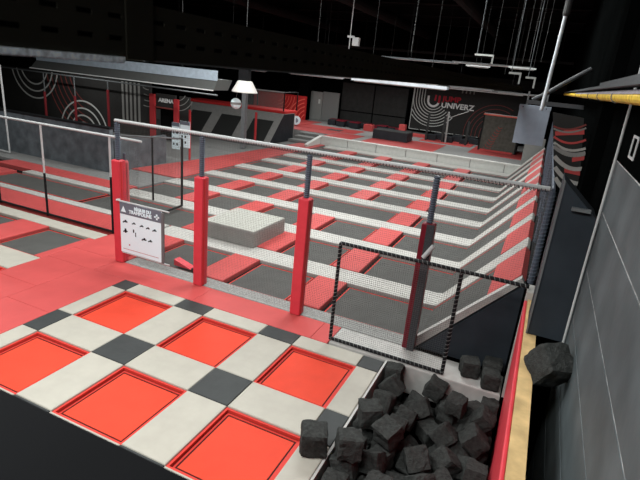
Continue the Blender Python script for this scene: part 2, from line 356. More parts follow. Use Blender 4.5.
# left bay: dark trampolines with red dividers and white runners
pad('white_runner', -11, -1.97, 1.13, 1.50, M['white_pad'], 'white runner pad along the foot of the left fence', 'runner pad', 'white runners on the left', b=0.02)
pad('white_runner', -3.35, -1.9, -0.80, -0.16, M['white_pad'], 'white runner pad below the dark trampoline at the left picture edge', 'runner pad', 'white runners on the left', b=0.02)
trampoline(-3.30, -2.12, -0.16, 1.13, 'dark trampoline left of the red floor, wholly in view', 'dark trampolines on the left', M['bed'])
trampoline(-5.30, -4.15, -0.16, 1.13, 'dark trampoline cut by the left picture edge', 'dark trampolines on the left', M['bed'])
pad('red_divider', -4.15, -3.30, -0.16, 1.13, M['red_mat'], 'red divider pad between the two dark trampolines on the left', 'divider pad', 'red dividers on the left', b=0.02)
pad('red_divider', -2.12, -1.9, -0.16, 1.13, M['red_mat'], 'narrow red edge pad right of the dark trampoline on the left', 'divider pad', 'red dividers on the left', b=0.02)
trampoline(-3.35, -1.95, -2.1, -0.80, 'trampoline peeping in at the left picture edge below the white runner', 'dark trampolines on the left', M['red_bed'], lip=True)
pad('white_runner', -9, -3.35, -0.80, -0.16, M['white_pad'], 'white runner pad left of the picture edge', 'runner pad', 'white runners on the left', b=0.02)
# main court
YS0 = 2.25; PITCH = 1.985; SW = 0.62
rows = []
for k in range(9):
    y0 = (0.92 if k == 0 else YS0 + (k-1)*PITCH + SW); y1 = YS0 + k*PITCH
    if k == 8: y1 = min(y1, 18.75)
    rows.append((y0, y1))
far = ['front', 'second', 'third', 'fourth', 'fifth', 'sixth', 'seventh', 'eighth', 'farthest']
XB = 4.95; ZT = 1.42; XT = 6.22
for k in range(9):
    y0 = YS0 + k*PITCH; y1 = y0 + SW
    if y0 > 18.3: break
    xl = -1.4 if k == 0 else (-4.5 if k == 1 else (-4.55 if k < 8 else -4.3))
    if k == 8: y1 = 18.95
    # runner: flat on the court and carried up the sloped side in one piece
    b = MB(); t = 0.10; e = 0.004
    prof = [(xl, 0.0), (XB-0.06, 0.0), (XB+0.05, 0.02), (XT, ZT), (XT+0.06, ZT-0.05), (XB+0.10, -0.07), (XB-0.04, -0.12), (xl, -0.12)]
    b.prism([(x, y0+e, z) for x, z in prof], (0, y1-y0-2*e, 0))
    o = b.build('runner_pad', M['runner'])
    bv = o.modifiers.new('round', 'BEVEL'); bv.width = 0.018; bv.segments = 2; bv.limit_method = 'ANGLE'
    tag(o, 'pale runner pad crossing the court and climbing the slope, %s from the front fence' % ORD[k], 'runner pad', 'pale runners of the main court')
reds = [-2.70, -0.84, 1.08, 3.0]
RW = 0.31
redname = ['far left column', 'left column', 'column right of the centre', 'column before the slope']
skip = {(3, 2), (0, 0), (1, 0)}
leftmost = -4.55
for k, (y0, y1) in enumerate(rows):
    xs = [c for q, c in enumerate(reds) if (k, q) not in skip]
    for q, c in enumerate(reds):
        if (k, q) in skip: continue
        pad('red_divider', c-RW, c+RW, y0, y1, M['red_mat'], 'red divider pad in the %s row of court trampolines, %s' % (far[k], redname[q]), 'divider pad', 'red dividers of the main court', b=0.02, e=0.008, top=0.012)
    edges = []; lo = leftmost
    if k == 0: lo = -1.6; y0 = max(y0, 0.92)
    for c in xs: edges.append((lo, c-RW)); lo = c+RW
    edges.append((lo, XB))
    place = ['at its left end', 'left of the centre', 'centre', 'right of the centre', 'next to the slope']
    for q, (a, c) in enumerate(edges):
        pos = place[q] if len(edges) == 5 else ['at its left end', 'left of the centre', 'double-width centre', 'next to the slope'][q]
        trampoline(a+0.005, c-(0.005 if q < len(edges)-1 else -0.04), y0+0.004, y1-0.004, 'dark grey court trampoline in the %s row from the fence, %s' % (far[k], pos), 'grey court trampolines', M['bed'], open_right=(q == len(edges)-1))
# the sloped side: bed and red head pad in each row
dx, dz = XT-XB, ZT
L = math.hypot(dx, dz); ux, uz = dx/L, dz/L; nx, nz = -uz, ux
def slope_slab(b, s0, s1, y0, y1, d0, d1):
    P = [(XB+ux*s+nx*d, z0) for s, d, z0 in []]
    pts = [(XB+ux*s0+nx*d0, y0, uz*s0+nz*d0), (XB+ux*s1+nx*d0, y0, uz*s1+nz*d0), (XB+ux*s1+nx*d1, y0, uz*s1+nz*d1), (XB+ux*s0+nx*d1, y0, uz*s0+nz*d1)]
    return b.prism(pts, (0, y1-y0, 0))
for k, (y0, y1) in enumerate(rows):
    t = thing('slope_trampoline', 'dark grey trampoline lying up the slope on the right, %s row from the fence' % far[k], 'trampoline', (XB, (y0+y1)/2, 0), 'sloped trampolines')
    slope_slab(MB(), -0.01, 1.32, (0.83 if k == 0 else y0+0.04), y1-0.04, -0.12, -0.045).build('bed', M['bed'], t)
    b = MB(); slope_slab(b, 0.0, 1.32, y0+0.036, y0+0.058, -0.12, -0.041); slope_slab(b, 0.0, 1.32, y1-0.058, y1-0.036, -0.12, -0.041)
    b.build('edge_trim', M['red_trim'], t)
    o = slope_slab(MB(), 1.34, L-0.01, (0.84 if k == 0 else y0+0.006), y1-0.006, -0.10, 0.0).build('head_pad', M['red_mat'])
    tag(o, 'red head pad at the top of the slope, %s row from the fence' % far[k], 'head pad', 'red head pads of the slope')
# slope body below the pads, with its black vinyl front
b = MB(); b.prism([(XB+0.22, 0.93, -0.12), (XT+0.06, 0.93, ZT-0.28), (XT+0.06, 0.93, -0.12)], (0, 17.9, 0))
slope = tag(b.build('trampoline_slope', M['void']), 'black vinyl body under the trampoline slope, its end face behind the low gate', 'slope')
b = MB(); b.prism([(XB+0.11, 0.66, -0.001), (XT+0.07, 0.66, ZT-0.09), (XT+0.07, 0.66, -0.001)], (0, 0.26, 0))
b.build('end_panel', M['casing'], slope)
b = MB(); b.prism([(XB-0.08, 0.70, 0.0), (XB+0.06, 0.70, -0.03), (XT+0.05, 0.70, ZT-0.07), (XT+0.01, 0.70, ZT-0.01)], (0, 0.125, 0))
o = b.build('slope_border', M['grey_pad']); tag(o, 'light grey border pad running up the near end of the slope', 'border pad')
# border strip under the front fence
pad('border_pad', -0.6, XB-0.1, 0.575, 0.915, M['border'], 'light grey border pad running under the front fence', 'border pad', b=0.02)
# left area floor beyond the court
pad('floor_mat', -9.6, -1.62, 1.68, 2.57, M['red_mat'], 'wide red mat just beyond the left fence', 'floor mat', 'red mats left of the court', top=-0.01)
pad('lane_strip', -8.7, -1.45, 2.58, 2.85, M['runner'], 'narrow white strip beyond the left fence, the nearer one', 'strip pad', 'white lane strips beyond the left fence')
trampoline(-8.4, -4.56, 2.95, 4.08, 'long dark trampoline lane beyond the left fence', 'dark trampolines on the left', M['bed'])
pad('floor_mat', -11.5, -8.42, 2.95, 4.08, M['red_mat'], 'red mat at the left end of the long dark lane', 'floor mat', 'red mats left of the court')
pad('lane_strip', -8.2, -4.52, 4.09, 4.42, M['runner'], 'narrow white strip beyond the left fence, the farther one', 'strip pad', 'white lane strips beyond the left fence')
pad('floor_mat', -9.9, -4.57, 4.44, 5.1, M['red_mat'], 'red mat before the dark grey low wall', 'floor mat', 'red mats left of the court')
struct(MB().box(-24, -4.56, 6.85, 18.9, -0.124, -0.03).build('floor_carpet_left', M['carpet']))
struct(MB().box(-24, -4.57, 5.12, 6.84, -0.124, -0.03).build('floor_carpet_by_wall', M['carpet']))
tag(MB().prism([(-4.56, 6.86, -0.03), (-4.56, 18.9, -0.03), (-5.75, 18.9, -0.03), (-6.0, 13, -0.03), (-6.2, 9.5, -0.03), (-6.5, 6.86, -0.03)], (0, 0, 0.03)).build('red_walkway', M['red_mat']), 'long red walkway mat down the left side of the court', 'floor mat')
# ---------------------------------------------------------------- front fence
FY = 0.60
px_ = [-0.68, 1.13, 3.05, 4.93]
names = ['first padded fence post from the left, holding the white sign', 'second padded fence post, right of the entrance opening', 'third padded fence post, standing before the court centre', 'fourth fence post, with dark red pad, behind the small gate']
for k, x in enumerate(px_):
    t = thing('fence_post', names[k], 'post', (x, FY, 0), 'posts of the front fence')
    rod(x, FY, 0.0, x, FY, 2.58, 0.034, 10).build('steel_pole', M['rail_steel'], t)
    MB().tube(helix((x, FY, 1.93), (x, FY, 2.57), 0.040, 0.032), 0.010, 5).build('lacing', M['lace_blue'], t)
    b = MB(); r = 0.085
    # octagonal foam sleeve with a seam
    prof = [(r*0.9, 0.0), (r, 0.02), (r, 1.88), (r*0.93, 1.92), (r*0.5, 1.93)]
    n = 8; vs = []; 
    b.pad(x-0.088, x+0.088, FY-0.088, FY+0.088, 0.0, 1.93, 0.02)
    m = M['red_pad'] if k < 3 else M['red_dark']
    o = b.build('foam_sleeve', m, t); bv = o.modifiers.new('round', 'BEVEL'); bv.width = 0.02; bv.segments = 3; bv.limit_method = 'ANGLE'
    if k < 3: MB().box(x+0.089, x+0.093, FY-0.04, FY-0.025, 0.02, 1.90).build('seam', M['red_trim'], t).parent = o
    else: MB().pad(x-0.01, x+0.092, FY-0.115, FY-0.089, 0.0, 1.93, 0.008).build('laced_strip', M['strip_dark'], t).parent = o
b = MB(); b.tube([(-0.72, FY, 2.61), (6.30, FY, 2.65)], 0.028, 10)
t = thing('fence_rail', 'long laced top rail of the front fence', 'rail', (2.8, FY, 2.6))
b.build('rail_tube', M['white_metal'], t)
MB().tube(helix((-0.70, FY-0.005, 2.588), (6.28, FY-0.005, 2.628), 0.030, 0.045, 6), 0.005, 4).build('lacing', M['lace_dark'], t)
spans = [(-0.68, 1.13), (1.13, 3.05), (3.05, 4.93), (4.93, 6.30)]
sn = ['over the entrance opening', 'between the second and third padded posts', 'between the third padded post and the small gate', 'beside the slope on the right']
for (a, c), s in zip(spans, sn):
    b = MB()
    if c > 6: b.prism([(a+0.04, FY+0.012, 0.02), (c, FY+0.012, 1.42), (c, FY+0.012, 2.60), (a+0.04, FY+0.012, 2.58)], (0, 0.002, 0))
    else: b.box(a+0.04, c-0.04, FY+0.012, FY+0.014, 0.02, 2.58)
    tag(b.build('safety_net', M['net']), 'black safety net of the front fence, ' + s, 'net', 'nets of the front fence')
# return post with pink pad behind the first post, and the inner gate beyond the entrance
t = thing('fence_post', 'faded pinkish red padded post just behind the first fence post', 'post', (-0.80, 0.86, 0))
rod(-0.80, 0.86, 0.0, -0.80, 0.86, 2.0, 0.03).build('steel_pole', M['rail_steel'], t)
MB().lathe([(0.07, 0.0), (0.075, 1.84), (0.05, 1.87)], (-0.80, 0.86, 0.0), 8).build('foam_sleeve', M['pink_pad'], t)
# white bracket on the fourth post
tag(rod(4.95, 0.45, 1.47, 5.06, 0.47, 1.66, 0.032, 10).build('pipe_bracket', M['white_metal']), 'short white padded bracket clamped to the fourth fence post', 'bracket')
# sign
t = thing('notice_board', 'white notice board with grey header hung between the first two padded posts', 'sign', (-0.03, 0.45, 0.28))
MB().box(-0.52, 0.42, 0.44, 0.455, 0.28, 1.22).build('board', M['sign_white'], t)
hd = MB().box(-0.52, 0.42, 0.434, 0.44, 1.01, 1.22).build('header', M['sign_grey'], t)
MB().box(0.42, 0.47, 0.43, 0.46, 0.27, 1.20).build('edge_strip', M['grey_metal'], t)
rod(-0.60, 0.45, 1.235, 0.58, 0.45, 1.235, 0.014).build('hanging_bar', M['white_metal'], t)
MB().box(-0.61, -0.585, 0.44, 0.52, 1.222, 1.248).build('hook', M['white_metal'], t)
rod(-0.50, 0.45, 0.265, 0.58, 0.45, 0.265, 0.012).build('bottom_bar', M['white_metal'], t)
text('header_text', 'RÈGLES DU', 0.075, M['sign_white'], t, (-0.18, 0.432, 1.125), bold=0.004).parent = hd
text('header_text', 'TRAMPOLINE', 0.085, M['sign_white'], t, (-0.30, 0.432, 1.05), bold=0.004).parent = hd
b = MB(); b.prism([(-0.49, 0.432, 1.05), (-0.37, 0.432, 1.05), (-0.43, 0.432, 1.16)], (0, -0.003, 0)); b.build('emblem', M['sign_white'], t).parent = hd
b = MB(); b.box(0.27, 0.38, 0.429, 0.432, 1.085, 1.115); b.box(0.31, 0.345, 0.429, 0.432, 1.05, 1.15); b.build('emblem', M['sign_white'], t).parent = hd
random.seed(11)
def pict(cx, cz, s):
    b = MB(); y = 0.437
    b.box(cx-0.035*s, cx+0.04*s, y-0.002, y+0.003, cz-0.008*s, cz+0.010*s)
    b.box(cx-0.01*s, cx+0.02*s, y-0.002, y+0.003, cz, cz+0.028*s)
    b.box(cx-0.05*s, cx-0.03*s, y-0.002, y+0.003, cz-0.02*s, cz-0.004*s)
    return b
spots = [(-0.40, 0.87, 1.2), (-0.20, 0.87, 0.9), (-0.02, 0.86, 0.9), (0.12, 0.85, 0.9), (0.27, 0.84, 1.0), (-0.40, 0.69, 1.1), (0.03, 0.62, 1.2), (0.17, 0.62, 1.0)]
for cx, cz, s in spots: pict(cx, cz, s).build('pictogram', M['ink'], t)
b = MB(); b.box(-0.42, -0.385, 0.435, 0.44, 0.66, 0.74); b.build('pictogram', M['ink'], t)
b = MB(); b.box(-0.225, -0.20, 0.435, 0.44, 0.70, 0.76); b.box(-0.175, -0.16, 0.435, 0.44, 0.63, 0.71); b.build('pictogram', M['ink'], t)
b = MB(); b.box(-0.33, -0.305, 0.435, 0.44, 0.43, 0.455); b.build('pictogram', M['ink_red'], t)
b = MB(); b.box(-0.47, 0.35, 0.437, 0.44, 0.345, 0.352); b.build('rule_line', M['ink_red'], t)
# flat red and black padded ramp lying behind the sign
t = thing('entry_ramp', 'small red wedge step with a black edge lying behind the notice board', 'step', (0.75, 0.95, 0.0))
b = MB(); b.prism([(0.22, 1.0, 0.002), (0.62, 1.0, 0.002), (0.22, 1.0, 0.12)], (0, 0.16, 0)); b.build('wedge', M['red_pad'], t)
MB().box(0.62, 0.74, 1.0, 1.16, 0.0, 0.03).build('black_edge', M['black'], t)
# small black gate between deck, pit and slope
GY = 0.11
t = thing('low_gate', 'low black netted gate frame between the deck and the foam pit', 'gate', (4.7, GY, 0))
for nm_, x0, z0, x1, z1 in [('gate_post', 3.86, 0.02, 3.86, 1.53), ('gate_post', 5.52, 0.02, 5.52, 1.53), ('top_rail', 3.86, 1.53, 6.32, 1.53), ('bottom_rail', 3.86, 0.035, 5.52, 0.035)]:
    rod(x0, GY, z0, x1, GY, z1, 0.026, 8).build(nm_, M['black'], t)
    MB().tube(helix((x0, GY, z0), (x1, GY, z1), 0.026, 0.06), 0.004, 4).build('lacing', M['lace_grey'], t)
MB().box(3.88, 5.50, GY, GY+0.002, 0.05, 1.51).build('net', M['net'], t)
# pale floor pad behind the gate and its foam front towards the pit
t = tag(MB().pad(3.863, 6.295, 0.06, 0.572, -0.42, 0.0, 0.02).build('ledge_pad', [M['grey_pad']]), 'pale ledge pad behind the low gate, above the foam pit', 'ledge pad')
# ---------------------------------------------------------------- pit
struct(MB().box(4.745, 6.29, -7.5, 0.06, -1.15, -0.98).build('floor_pit', M['void']))
tag(MB().box(4.748, 4.775, -6.5, 0.055, -0.98, -0.002).build('pit_liner', M['grey_pad']), 'pale vinyl liner on the deck side of the foam pit', 'liner')
b = MB(); b.prism([(6.335, -7.5, 1.40), (6.455, -7.5, 1.40), (6.53, -7.5, -1.15), (6.41, -7.5, -1.15)], (0, 7.53, 0))
tag(b.build('timber_wall', M['wood']), 'raw timber wall top between the foam pit and the charcoal wall', 'partition wall')
b = MB(); b.prism([(6.30, -7.5, 1.385), (6.334, -7.5, 1.385), (6.406, -7.5, -1.1), (6.372, -7.5, -1.1)], (0, 7.53, 0))
o = b.build('red_wall_pad', M['red_pad']); bv = o.modifiers.new('round', 'BEVEL'); bv.width = 0.012; bv.segments = 2
tag(o, 'red padding on the pit side of the raw timber wall', 'wall pad')
tag(MB().pad(6.31, 6.40, 0.035, 0.30, 0.0, 1.50, 0.02).build('end_pad', M['runner']), 'off-white pad at the far end of the timber wall, under the gate rail', 'end pad')
def foam_cube(name, s, loc, rot, label, group, seed):
    bm = bmesh.new(); bmesh.ops.create_cube(bm, size=s)
    bmesh.ops.subdivide_edges(bm, edges=bm.edges[:], cuts=5, use_grid_fill=True)
    rr = s*0.5
    for v in bm.verts:
        c = v.co; k = Vector([max(-rr*0.80, min(rr*0.80, a)) for a in c]); d = c - k
        if d.length > 1e-6: v.co = k + d.normalized()*min(d.length, rr*0.20)
        nz_ = noise.noise(v.co*9 + Vector((seed*3.1, seed, 0)))*0.018*s/0.28 + noise.noise(v.co*30 + Vector((0, seed, 5)))*0.008
        v.co *= 0.985 + nz_/rr
    me = bpy.data.meshes.new(name); bm.to_mesh(me); bm.free(); me.materials.append(M['foam'])
    o = bpy.data.objects.new(name, me); COL.objects.link(o); o.location = loc; o.rotation_euler = rot
    return tag(o, label, 'foam cube', group)
CUBES = [[4.972,-2.021,0.208,-1.69,0.027,0.427,0.256],[4.983,-1.383,0.149,1.617,-0.036,-1.056,0.259],[5.25,-1.564,0.146,1.371,-1.931,1.315,0.251],[5.938,-2.859,0.13,-0.188,1.712,-0.405,0.254],[6.195,-2.538,0.117,1.571,0.0,-3.129,0.223],[5.824,-0.611,0.107,0.07,1.57,-0.155,0.221],[6.179,-3.068,0.053,2.578,0.095,-0.041,0.236],[6.194,-1.598,0.047,0.003,-2.959,1.556,0.221],[4.941,-3.009,0.044,0.467,-1.133,-2.048,0.234],[6.158,-0.623,0.034,-0.951,-0.14,1.571,0.218],[6.164,-2.125,0.026,0.027,2.372,-1.532,0.235],[5.385,-3.304,0.018,-1.076,-0.753,-0.976,0.26],[4.983,-3.27,0.004,-0.381,-2.288,0.293,0.26],[5.607,-1.614,-0.019,-0.721,2.859,0.448,0.257],[5.205,-1.869,-0.024,-0.387,0.456,1.242,0.216],[5.348,-2.165,-0.064,1.569,0.007,-1.662,0.258],[5.474,-2.697,-0.065,-1.555,-0.089,1.566,0.254],[5.981,-3.267,-0.067,-0.838,2.146,1.345,0.219],[4.925,-0.083,-0.075,-0.057,-0.086,0.005,0.231],[5.42,-2.986,-0.075,-0.51,-0.29,-1.549,0.228],[5.681,-3.34,-0.075,0.252,-0.008,1.131,0.216],[5.727,-1.909,-0.077,-2.324,0.168,0.828,0.258],[4.957,-2.009,-0.078,1.447,-0.237,0.029,0.26],[4.981,-0.781,-0.078,0.033,2.042,1.497,0.253],[5.347,-2.433,-0.079,-0.047,-3.016,-1.639,0.246],[6.106,-0.884,-0.084,-2.417,0.011,1.839,0.251],[5.885,-1.422,-0.084,-0.875,-0.134,2.138,0.236],[4.94,-1.731,-0.085,0.292,-1.608,1.288,0.245],[5.713,-2.624,-0.086,1.579,-3.106,-0.002,0.22],[5.959,-2.577,-0.094,-0.123,1.516,-0.124,0.251],[5.875,-3.555,-0.097,3.115,0.153,-0.598,0.247],[5.201,-1.372,-0.098,-1.576,-0.048,-0.129,0.254],[6.2,-2.575,-0.105,-3.14,1.571,0.0,0.219],[5.222,-2.684,-0.105,0.036,3.066,1.565,0.24],[4.962,-3.571,-0.107,-0.026,-0.04,0.493,0.231],[4.936,-1.301,-0.112,-1.563,3.084,-0.013,0.255],[5.752,-0.502,-0.113,3.141,-0.0,1.303,0.218],[4.98,-0.363,-0.114,0.729,0.273,1.569,0.254],[5.495,-0.082,-0.114,-0.0,-1.218,0.0,0.244],[5.232,-3.496,-0.119,0.001,-3.141,-0.622,0.229],[5.919,-2.962,-0.12,-2.942,-1.432,-0.187,0.234],[4.952,-2.296,-0.12,1.692,-0.02,-0.005,0.246],[4.953,-2.537,-0.122,-1.261,1.14,0.283,0.232],[5.243,-1.115,-0.128,0.146,1.704,0.097,0.222],[5.782,-0.927,-0.131,2.729,0.582,-0.369,0.241],[6.063,-0.323,-0.131,-1.487,1.643,1.14,0.255],[6.172,-2.859,-0.133,-1.467,0.2,1.575,0.242],[6.129,-1.903,-0.136,-1.382,-1.434,1.397,0.222],[5.24,-1.648,-0.139,-1.523,-0.131,-1.898,0.219],[4.946,-2.806,-0.141,-0.626,1.077,0.883,0.232],[5.907,-1.709,-0.142,0.151,0.116,-0.763,0.233],[6.197,-2.342,-0.143,-1.572,-1.441,-1.571,0.219],[5.659,-2.251,-0.145,-0.443,-2.01,-1.596,0.248],[6.036,-0.624,-0.148,-0.19,-0.608,-3.009,0.216],[6.198,-0.08,-0.152,1.49,-0.0,-0.004,0.222],[5.288,-0.825,-0.16,-2.163,0.163,-0.073,0.247],[6.192,-1.67,-0.172,-0.001,1.754,1.571,0.236],[6.188,-3.146,-0.174,-0.191,0.995,-1.797,0.218],[6.128,-1.326,-0.176,2.496,-0.619,1.571,0.26],[5.412,-0.528,-0.176,0.835,-0.701,2.412,0.25],[5.291,-3.167,-0.211,-0.932,2.275,0.761,0.221],[5.52,-1.472,-0.224,1.355,-0.806,-1.431,0.25],[5.505,-3.592,-0.233,-0.568,0.561,-0.857,0.241],[5.472,-1.824,-0.262,-1.797,0.847,1.358,0.251],[5.522,-3.29,-0.264,-3.118,0.311,-0.32,0.227],[5.322,-0.288,-0.287,-1.263,-0.934,1.084,0.253],[6.045,-3.359,-0.289,1.561,-0.575,-1.779,0.236],[5.974,-0.927,-0.291,0.429,-2.561,-0.373,0.233],[4.928,-0.961,-0.294,1.574,0.736,1.546,0.247],[6.003,-2.127,-0.314,-0.572,-0.413,1.581,0.241],[5.607,-2.548,-0.317,1.122,-1.53,0.201,0.248],[4.938,-0.094,-0.318,1.484,0.057,1.566,0.255],[5.613,-3.067,-0.318,-0.347,1.502,2.485,0.248],[5.183,-2.067,-0.319,-1.563,-0.044,2.712,0.259],[5.394,-2.24,-0.322,-0.172,-1.574,1.313,0.257],[5.533,-2.792,-0.323,0.484,-1.633,2.492,0.232],[4.92,-3.295,-0.325,-0.0,-3.142,1.571,0.24],[4.928,-1.71,-0.328,-1.562,0.036,-1.626,0.241],[5.174,-0.612,-0.331,-0.158,2.744,-1.512,0.257],[6.19,-2.632,-0.333,0.052,-1.571,-1.619,0.238],[4.962,-3.033,-0.333,-2.794,-1.217,-0.336,0.254],[5.693,-0.105,-0.334,-2.866,0.129,1.607,0.258],[5.292,-2.924,-0.335,-0.495,-1.628,-2.303,0.222],[5.583,-0.715,-0.336,1.648,-0.057,0.794,0.244],[5.764,-3.39,-0.338,-1.805,1.636,-0.558,0.259],[5.841,-2.89,-0.339,1.833,1.709,-0.187,0.224],[5.234,-2.477,-0.342,0.306,-1.57,-2.646,0.24],[5.903,-2.636,-0.342,-0.007,1.66,3.022,0.231],[5.846,-0.534,-0.343,0.0,-0.0,-1.763,0.243],[5.175,-1.013,-0.344,0.011,-1.401,-0.074,0.217],[5.777,-1.975,-0.347,-0.309,-0.443,-0.394,0.236],[5.175,-1.378,-0.348,1.971,-1.619,-0.231,0.244],[5.123,-2.709,-0.349,0.93,-1.644,1.442,0.235],[4.942,-3.559,-0.353,-1.569,0.048,3.091,0.26],[6.152,-2.955,-0.354,1.144,1.796,1.095,0.231],[5.384,-1.226,-0.357,-0.748,1.533,-0.579,0.215],[4.923,-1.428,-0.361,1.566,0.115,1.619,0.233],[4.934,-2.387,-0.365,-1.449,-0.049,0.24,0.217],[6.191,-0.457,-0.367,-0.109,1.741,1.569,0.216],[4.911,-0.675,-0.367,0.002,-3.018,1.57,0.222],[5.184,-1.701,-0.372,-1.567,-0.139,-1.572,0.255],[5.854,-1.643,-0.374,1.725,-0.111,0.508,0.245],[6.193,-0.086,-0.38,-0.001,1.652,1.57,0.234],[5.909,-1.312,-0.38,0.737,2.898,-0.122,0.226],[5.958,-0.268,-0.382,1.089,-1.571,-1.117,0.227],[6.125,-1.82,-0.385,0.165,-0.08,-2.693,0.237],[5.666,-1.256,-0.387,0.314,0.674,-1.493,0.258],[5.192,-3.323,-0.397,-1.021,0.008,1.571,0.221],[6.177,-1.481,-0.402,-0.056,-2.475,-1.543,0.251],[6.187,-2.351,-0.408,-0.413,0.0,3.142,0.246],[6.163,-0.73,-0.408,-1.1,0.455,1.571,0.218],[5.664,-2.265,-0.417,-1.762,-0.948,1.462,0.22],[5.463,-1.628,-0.431,-1.479,-0.847,-1.782,0.253],[5.916,-2.357,-0.431,-0.513,2.031,-2.132,0.246],[6.177,-1.095,-0.434,-0.039,2.758,-1.675,0.244],[4.992,-0.386,-0.436,-0.398,-0.016,-0.004,0.245],[5.782,-0.921,-0.438,0.311,0.638,0.84,0.222],[5.489,-1.953,-0.488,0.923,0.65,-1.427,0.222],[4.927,-1.083,-0.499,-1.682,-0.835,1.541,0.221],[5.419,-0.927,-0.517,-2.268,-1.067,-1.269,0.252],[5.435,-3.233,-0.533,-0.447,2.361,0.843,0.247],[5.646,-0.368,-0.558,-0.182,-0.292,1.032,0.228],[5.522,-1.428,-0.561,-1.571,-0.847,-1.782,0.217],[5.551,-2.57,-0.567,-1.573,-1.529,0.203,0.258],[5.686,-2.924,-0.57,1.387,1.571,-0.37,0.242],[5.211,-0.087,-0.57,0.053,-1.545,1.533,0.244],[5.233,-3.025,-0.571,-1.571,0.0,0.836,0.248],[4.929,-3.281,-0.572,-1.571,-0.0,1.559,0.254],[4.945,-0.123,-0.572,-0.061,-0.084,0.05,0.255],[4.92,-2.168,-0.573,-1.552,0.07,-1.571,0.236],[5.265,-0.332,-0.573,1.708,-0.02,1.674,0.225],[5.423,-2.239,-0.573,-0.138,1.568,1.253,0.245],[4.934,-1.881,-0.573,0.003,3.055,-1.493,0.249],[5.191,-2.096,-0.574,1.639,-1.526,-0.256,0.249],[6.139,-2.636,-0.575,0.378,1.571,-1.781,0.246],[5.501,-0.126,-0.576,-1.571,0.0,-2.678,0.248],[5.195,-2.539,-0.577,-0.0,3.141,-0.119,0.228],[5.019,-0.825,-0.582,1.414,-1.695,-1.554,0.242],[5.832,-3.225,-0.582,-1.573,-1.518,0.083,0.223],[5.231,-1.132,-0.583,2.033,1.563,-0.003,0.227],[5.404,-2.842,-0.584,-1.508,-1.465,-0.723,0.237],[5.601,-3.533,-0.584,-3.098,-0.045,0.877,0.223],[6.127,-3.221,-0.585,-1.587,0.001,-0.949,0.26],[5.919,-0.506,-0.586,3.141,0.0,1.486,0.242],[6.185,-0.526,-0.587,1.535,-1.401,1.568,0.241],[5.958,-2.874,-0.589,-1.601,1.706,-0.063,0.235],[6.192,-3.571,-0.589,-0.599,1.571,2.523,0.232],[4.93,-1.581,-0.59,1.48,-1.456,1.662,0.256],[5.947,-0.794,-0.59,0.025,-0.72,-1.767,0.217],[5.234,-1.414,-0.592,-1.587,0.045,2.569,0.249],[5.84,-2.633,-0.592,-0.4,1.489,2.729,0.235],[5.658,-1.84,-0.598,-2.549,-0.954,-0.116,0.24]]
protos = []
NUM = ORD + ['eleventh','twelfth','thirteenth','fourteenth','fifteenth','sixteenth','seventeenth','eighteenth','nineteenth','twentieth'] + ['twenty-'+q for q in ORD[:9]] + ['thirtieth'] + ['thirty-'+q for q in ORD[:9]]
files = {}
for i, c in enumerate(CUBES):
    f = 'beside the deck edge' if c[0] < 5.15 else ('left of the pit middle' if c[0] < 5.55 else ('right of the pit middle' if c[0] < 5.95 else 'beside the red wall'))
    files.setdefault((f, 'upper' if c[2] > -0.30 else 'sunken'), []).append((-c[1], i))
LABELS = {}
for (f, u), q in files.items():
    for n, (_, i) in enumerate(sorted(q)): LABELS[i] = '%s dark foam cube %s, %s from the low gate' % (u, f, NUM[n])
for i, (x, y, z, a, b_, c, s) in enumerate(CUBES):
    label = LABELS[i]
    if i < 6: o = foam_cube('foam_cube', 0.25, (x, y, z), (a, b_, c), label, 'foam cubes in the pit', i+1); protos.append(o)
    else:
        o = protos[i % 6].copy(); COL.objects.link(o); o.location = (x, y, z); o.rotation_euler = (a, b_, c); o['label'] = label
    o.scale = (s/0.25,)*3
foam_cube('foam_cube', 0.285, (6.565, -1.75, 1.56), (0.55, 0.15, 0.62), 'dark grey foam cube wedged between the timber wall and the charcoal wall', 'stray foam cubes', 21)
foam_cube('foam_cube', 0.28, (4.60, -2.06, 0.145), (0.0, 0.0, 0.45), 'foam cube lying on the white deck pad beside the pit, nearest the viewer', 'stray foam cubes', 22)
foam_cube('foam_cube', 0.24, (5.84, 0.33, 0.121), (0.0, 0.02, 0.3), 'foam cube on the pale ledge, left of the three by the red wall', 'stray foam cubes', 24)
foam_cube('foam_cube', 0.25, (6.12, 0.45, 0.127), (0.0, 0.0, 0.05), 'foam cube on the pale ledge, rear one by the red wall', 'stray foam cubes', 25)
foam_cube('foam_cube', 0.23, (6.14, 0.18, 0.117), (0.0, 0.0, 0.15), 'foam cube on the pale ledge, front one by the red wall', 'stray foam cubes', 26)
# ---------------------------------------------------------------- soft block on the court
t = thing('landing_block', 'big pale grey landing block lying on the court behind the second padded post', 'block', (0.2, 3.42, 0.0))
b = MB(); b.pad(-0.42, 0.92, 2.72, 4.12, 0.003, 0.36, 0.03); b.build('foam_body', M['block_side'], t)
MB().pad(-0.41, 0.91, 2.73, 4.11, 0.355, 0.372, 0.008).build('top_sheet', M['block_top'], t)
